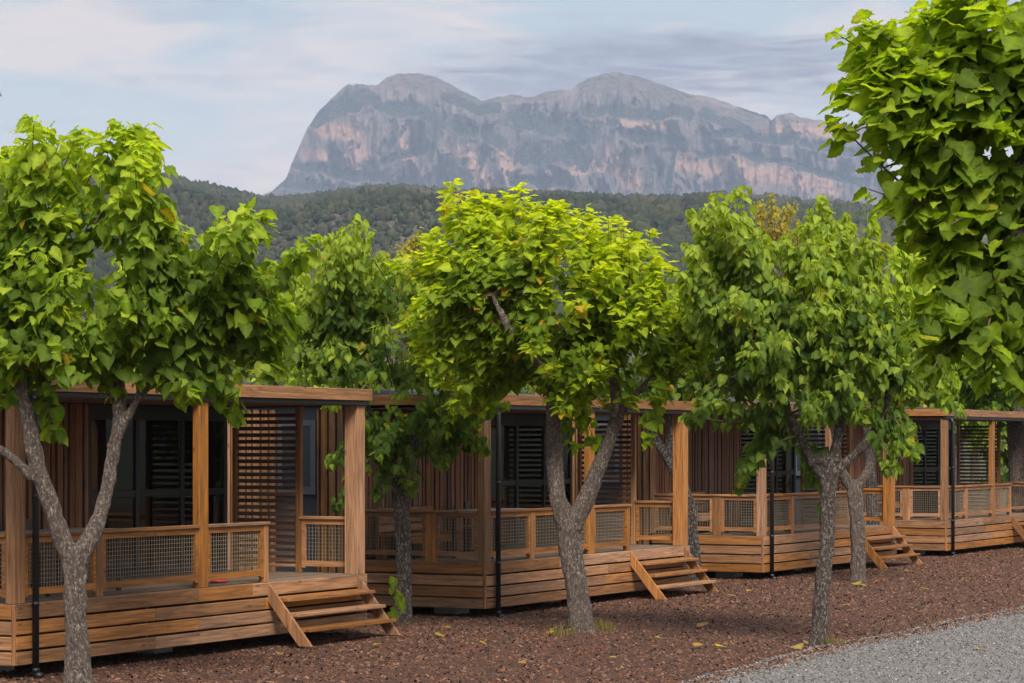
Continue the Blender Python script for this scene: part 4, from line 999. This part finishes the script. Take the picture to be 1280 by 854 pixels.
# ------------------------------------------------------------------ fallen leaves
fl = [(545, 800, 1), (557, 789, 1), (697, 792, 1.2), (712, 797, 1), (690, 800, .8), (880, 790, 1.3), (1005, 808, 1), (995, 812, 1.3), (933, 746, .7), (919, 752, .9), (1070, 738, 1.3), (1080, 742, 1), (1055, 765, .9), (1131, 722, .8), (1130, 733, .7),
      (902, 814, 1.1), (867, 814, .9), (960, 777, .5), (1229, 817, 1.7), (350, 822, .8), (600, 812, .7), (1158, 745, .9), (1105, 760, .6), (825, 805, .6), (1200, 775, .6), (652, 838, .7), (475, 812, .8), (770, 830, .6), (1030, 750, .7), (1240, 740, .6)]
ym = [mesh_np('fallen_leaf', SHAPES[0][q][0] * np.array([1, 1, .5]), SHAPES[0][q][1], M_leaf, True, np.array(cc)[None] * SHAPES[0][q][2][:, None]) for q, cc in enumerate([(.52, .33, .06), (.45, .27, .10), (.42, .32, .17), (.5, .38, .12), (.3, .17, .07)])]
used_l = set()
LM = [('the steps of the nearest cabin', 440, 795), ('the foot of the thick forked trunk', 724, 795), ('the foot of the slim trunk by the gravel', 1025, 810), ('the steps of the second cabin', 870, 735), ('the steps of the third cabin', 1140, 698),
      ('the foot of the straight trunk', 505, 778), ('the foot of the thin forking trunk', 1073, 735), ('the downpipe of the second cabin', 617, 768), ('the downpipe of the third cabin', 965, 718), ('the edge of the gravel road', 1220, 775), ('the edge of the mulch near the camera', 800, 850)]
for q, (px, py, s) in enumerate(fl):
    Yq = 3140 * CH / (py - HZ); xq = (px - 640) / 3140 * Yq
    ci = q % (4 if s > .6 else 5)
    o_ = link('fallen_leaf', ym[ci], None, (xq, Yq, float(gz(xq, Yq)) + .05), (random.uniform(-.3, .3), random.uniform(-.3, .3), random.uniform(0, 6.28)))
    o_.scale = [.135 * min(s, 1.3)] * 3
    cn = ('golden yellow', 'ochre brown', 'pale straw', 'lemon yellow', 'dark brown')[ci]
    if px == 1229: lab_ = 'large yellow fallen leaf lying alone on the grey gravel road'
    else:
        nme, lx, ly = min(LM, key=lambda l: math.hypot(l[1] - px, (l[2] - py) * 2)); dx, dy = px - lx, (py - ly) * 2
        rel = ('right of' if dx > 0 else 'left of') if abs(dx) > abs(dy) else ('in front of' if dy > 0 else 'behind')
        lab_ = f'{cn} leaf {rel} {nme}'
        for ex in ('', ', nearer', ', farther', ', third', ', smallest'):
            if lab_ + ex not in used_l: lab_ += ex; break
    used_l.add(lab_); tag(o_, lab_, 'leaf', 'fallen leaves')
def tuft(px, py, n, label):
    Yq = 3140 * CH / (py - HZ); xq = (px - 640) / 3140 * Yq; V = []; Fq = []
    for q in range(n):
        a = random.uniform(0, 6.28); ra = random.uniform(0, .22); h = random.uniform(.05, .2); w = .006; le = random.uniform(-.1, .1)
        x, y = ra * math.cos(a), ra * math.sin(a); k = len(V)
        V += [(x - w, y, 0), (x + w, y, 0), (x + le * .5 + w * .5, y + le * .3, h * .6), (x + le, y + le * .5, h)]; Fq.append([k, k + 1, k + 2, k + 3])
    cs_ = np.array([(.32, .25, .12), (.24, .19, .09), (.18, .15, .06)])[np.random.randint(0, 3, n)].repeat(4, 0)
    tag(link('grass_tuft', mesh_np('tuft', V, np.array(Fq), M_leaf, False, cs_), None, (xq, Yq, float(gz(xq, Yq)))), label, 'grass', kind='stuff')
tuft(752, 793, 120, 'dry straw-coloured grass at the foot of the thick forked trunk'); tuft(1040, 809, 60, 'dry grass wisps at the foot of the slim trunk by the gravel'); tuft(700, 800, 60, 'thin dry grass left of the thick forked trunk')
# young shoots at the foot of tree B
Y = 35.9
root = empty('sucker_shoot', at(493, 775, Y), 0, label='small green shoot sprouting at the foot of the straight trunk by the steps', cat='plant')
m = MB(); m.tube([(0, 0, -.02), (.02, 0, .3), (.0, 0, .6)], .005, 5); m.build('stem', M_twig, root)
lm_ = [mesh_np('leaf', SHAPES[1][q][0] * .17, SHAPES[1][q][1], M_leaf, True, np.array(PAL_B[3 - q % 2])[None] * SHAPES[1][q][2][:, None]) for q in range(3)]
for q in range(9): link('leaf', lm_[q % 3], root, (random.uniform(-.06, .1), random.uniform(-.05, 0), .12 + .06 * q), (R_(-60), random.uniform(-.5, .5), random.uniform(-1, 1)))

# ------------------------------------------------------------------ haze
hz_m = bpy.data.materials.new('haze_air'); hz_m.use_nodes = True; nt = hz_m.node_tree; nt.nodes.clear()
pv = N(nt, 'ShaderNodeVolumePrincipled'); pv.inputs['Color'].default_value = (.62, .76, 1.0, 1); pv.inputs['Density'].default_value = 0.0001; pv.inputs['Anisotropy'].default_value = .0
ou = N(nt, 'ShaderNodeOutputMaterial'); L(nt, pv.outputs[0], ou.inputs['Volume'])
m = MB(); m.box((-9500, -650, -2.5), (9500, 8700, 1085))
hzo = link('haze', m.mesh('haze', hz_m)); hzo['kind'] = 'stuff'
tag(hzo, 'thin blue evening haze over the valley', 'haze')
print('objects', len(bpy.data.objects), 'tris', sum(sum(len(p.vertices) - 2 for p in me.polygons) for me in bpy.data.meshes if me.users))
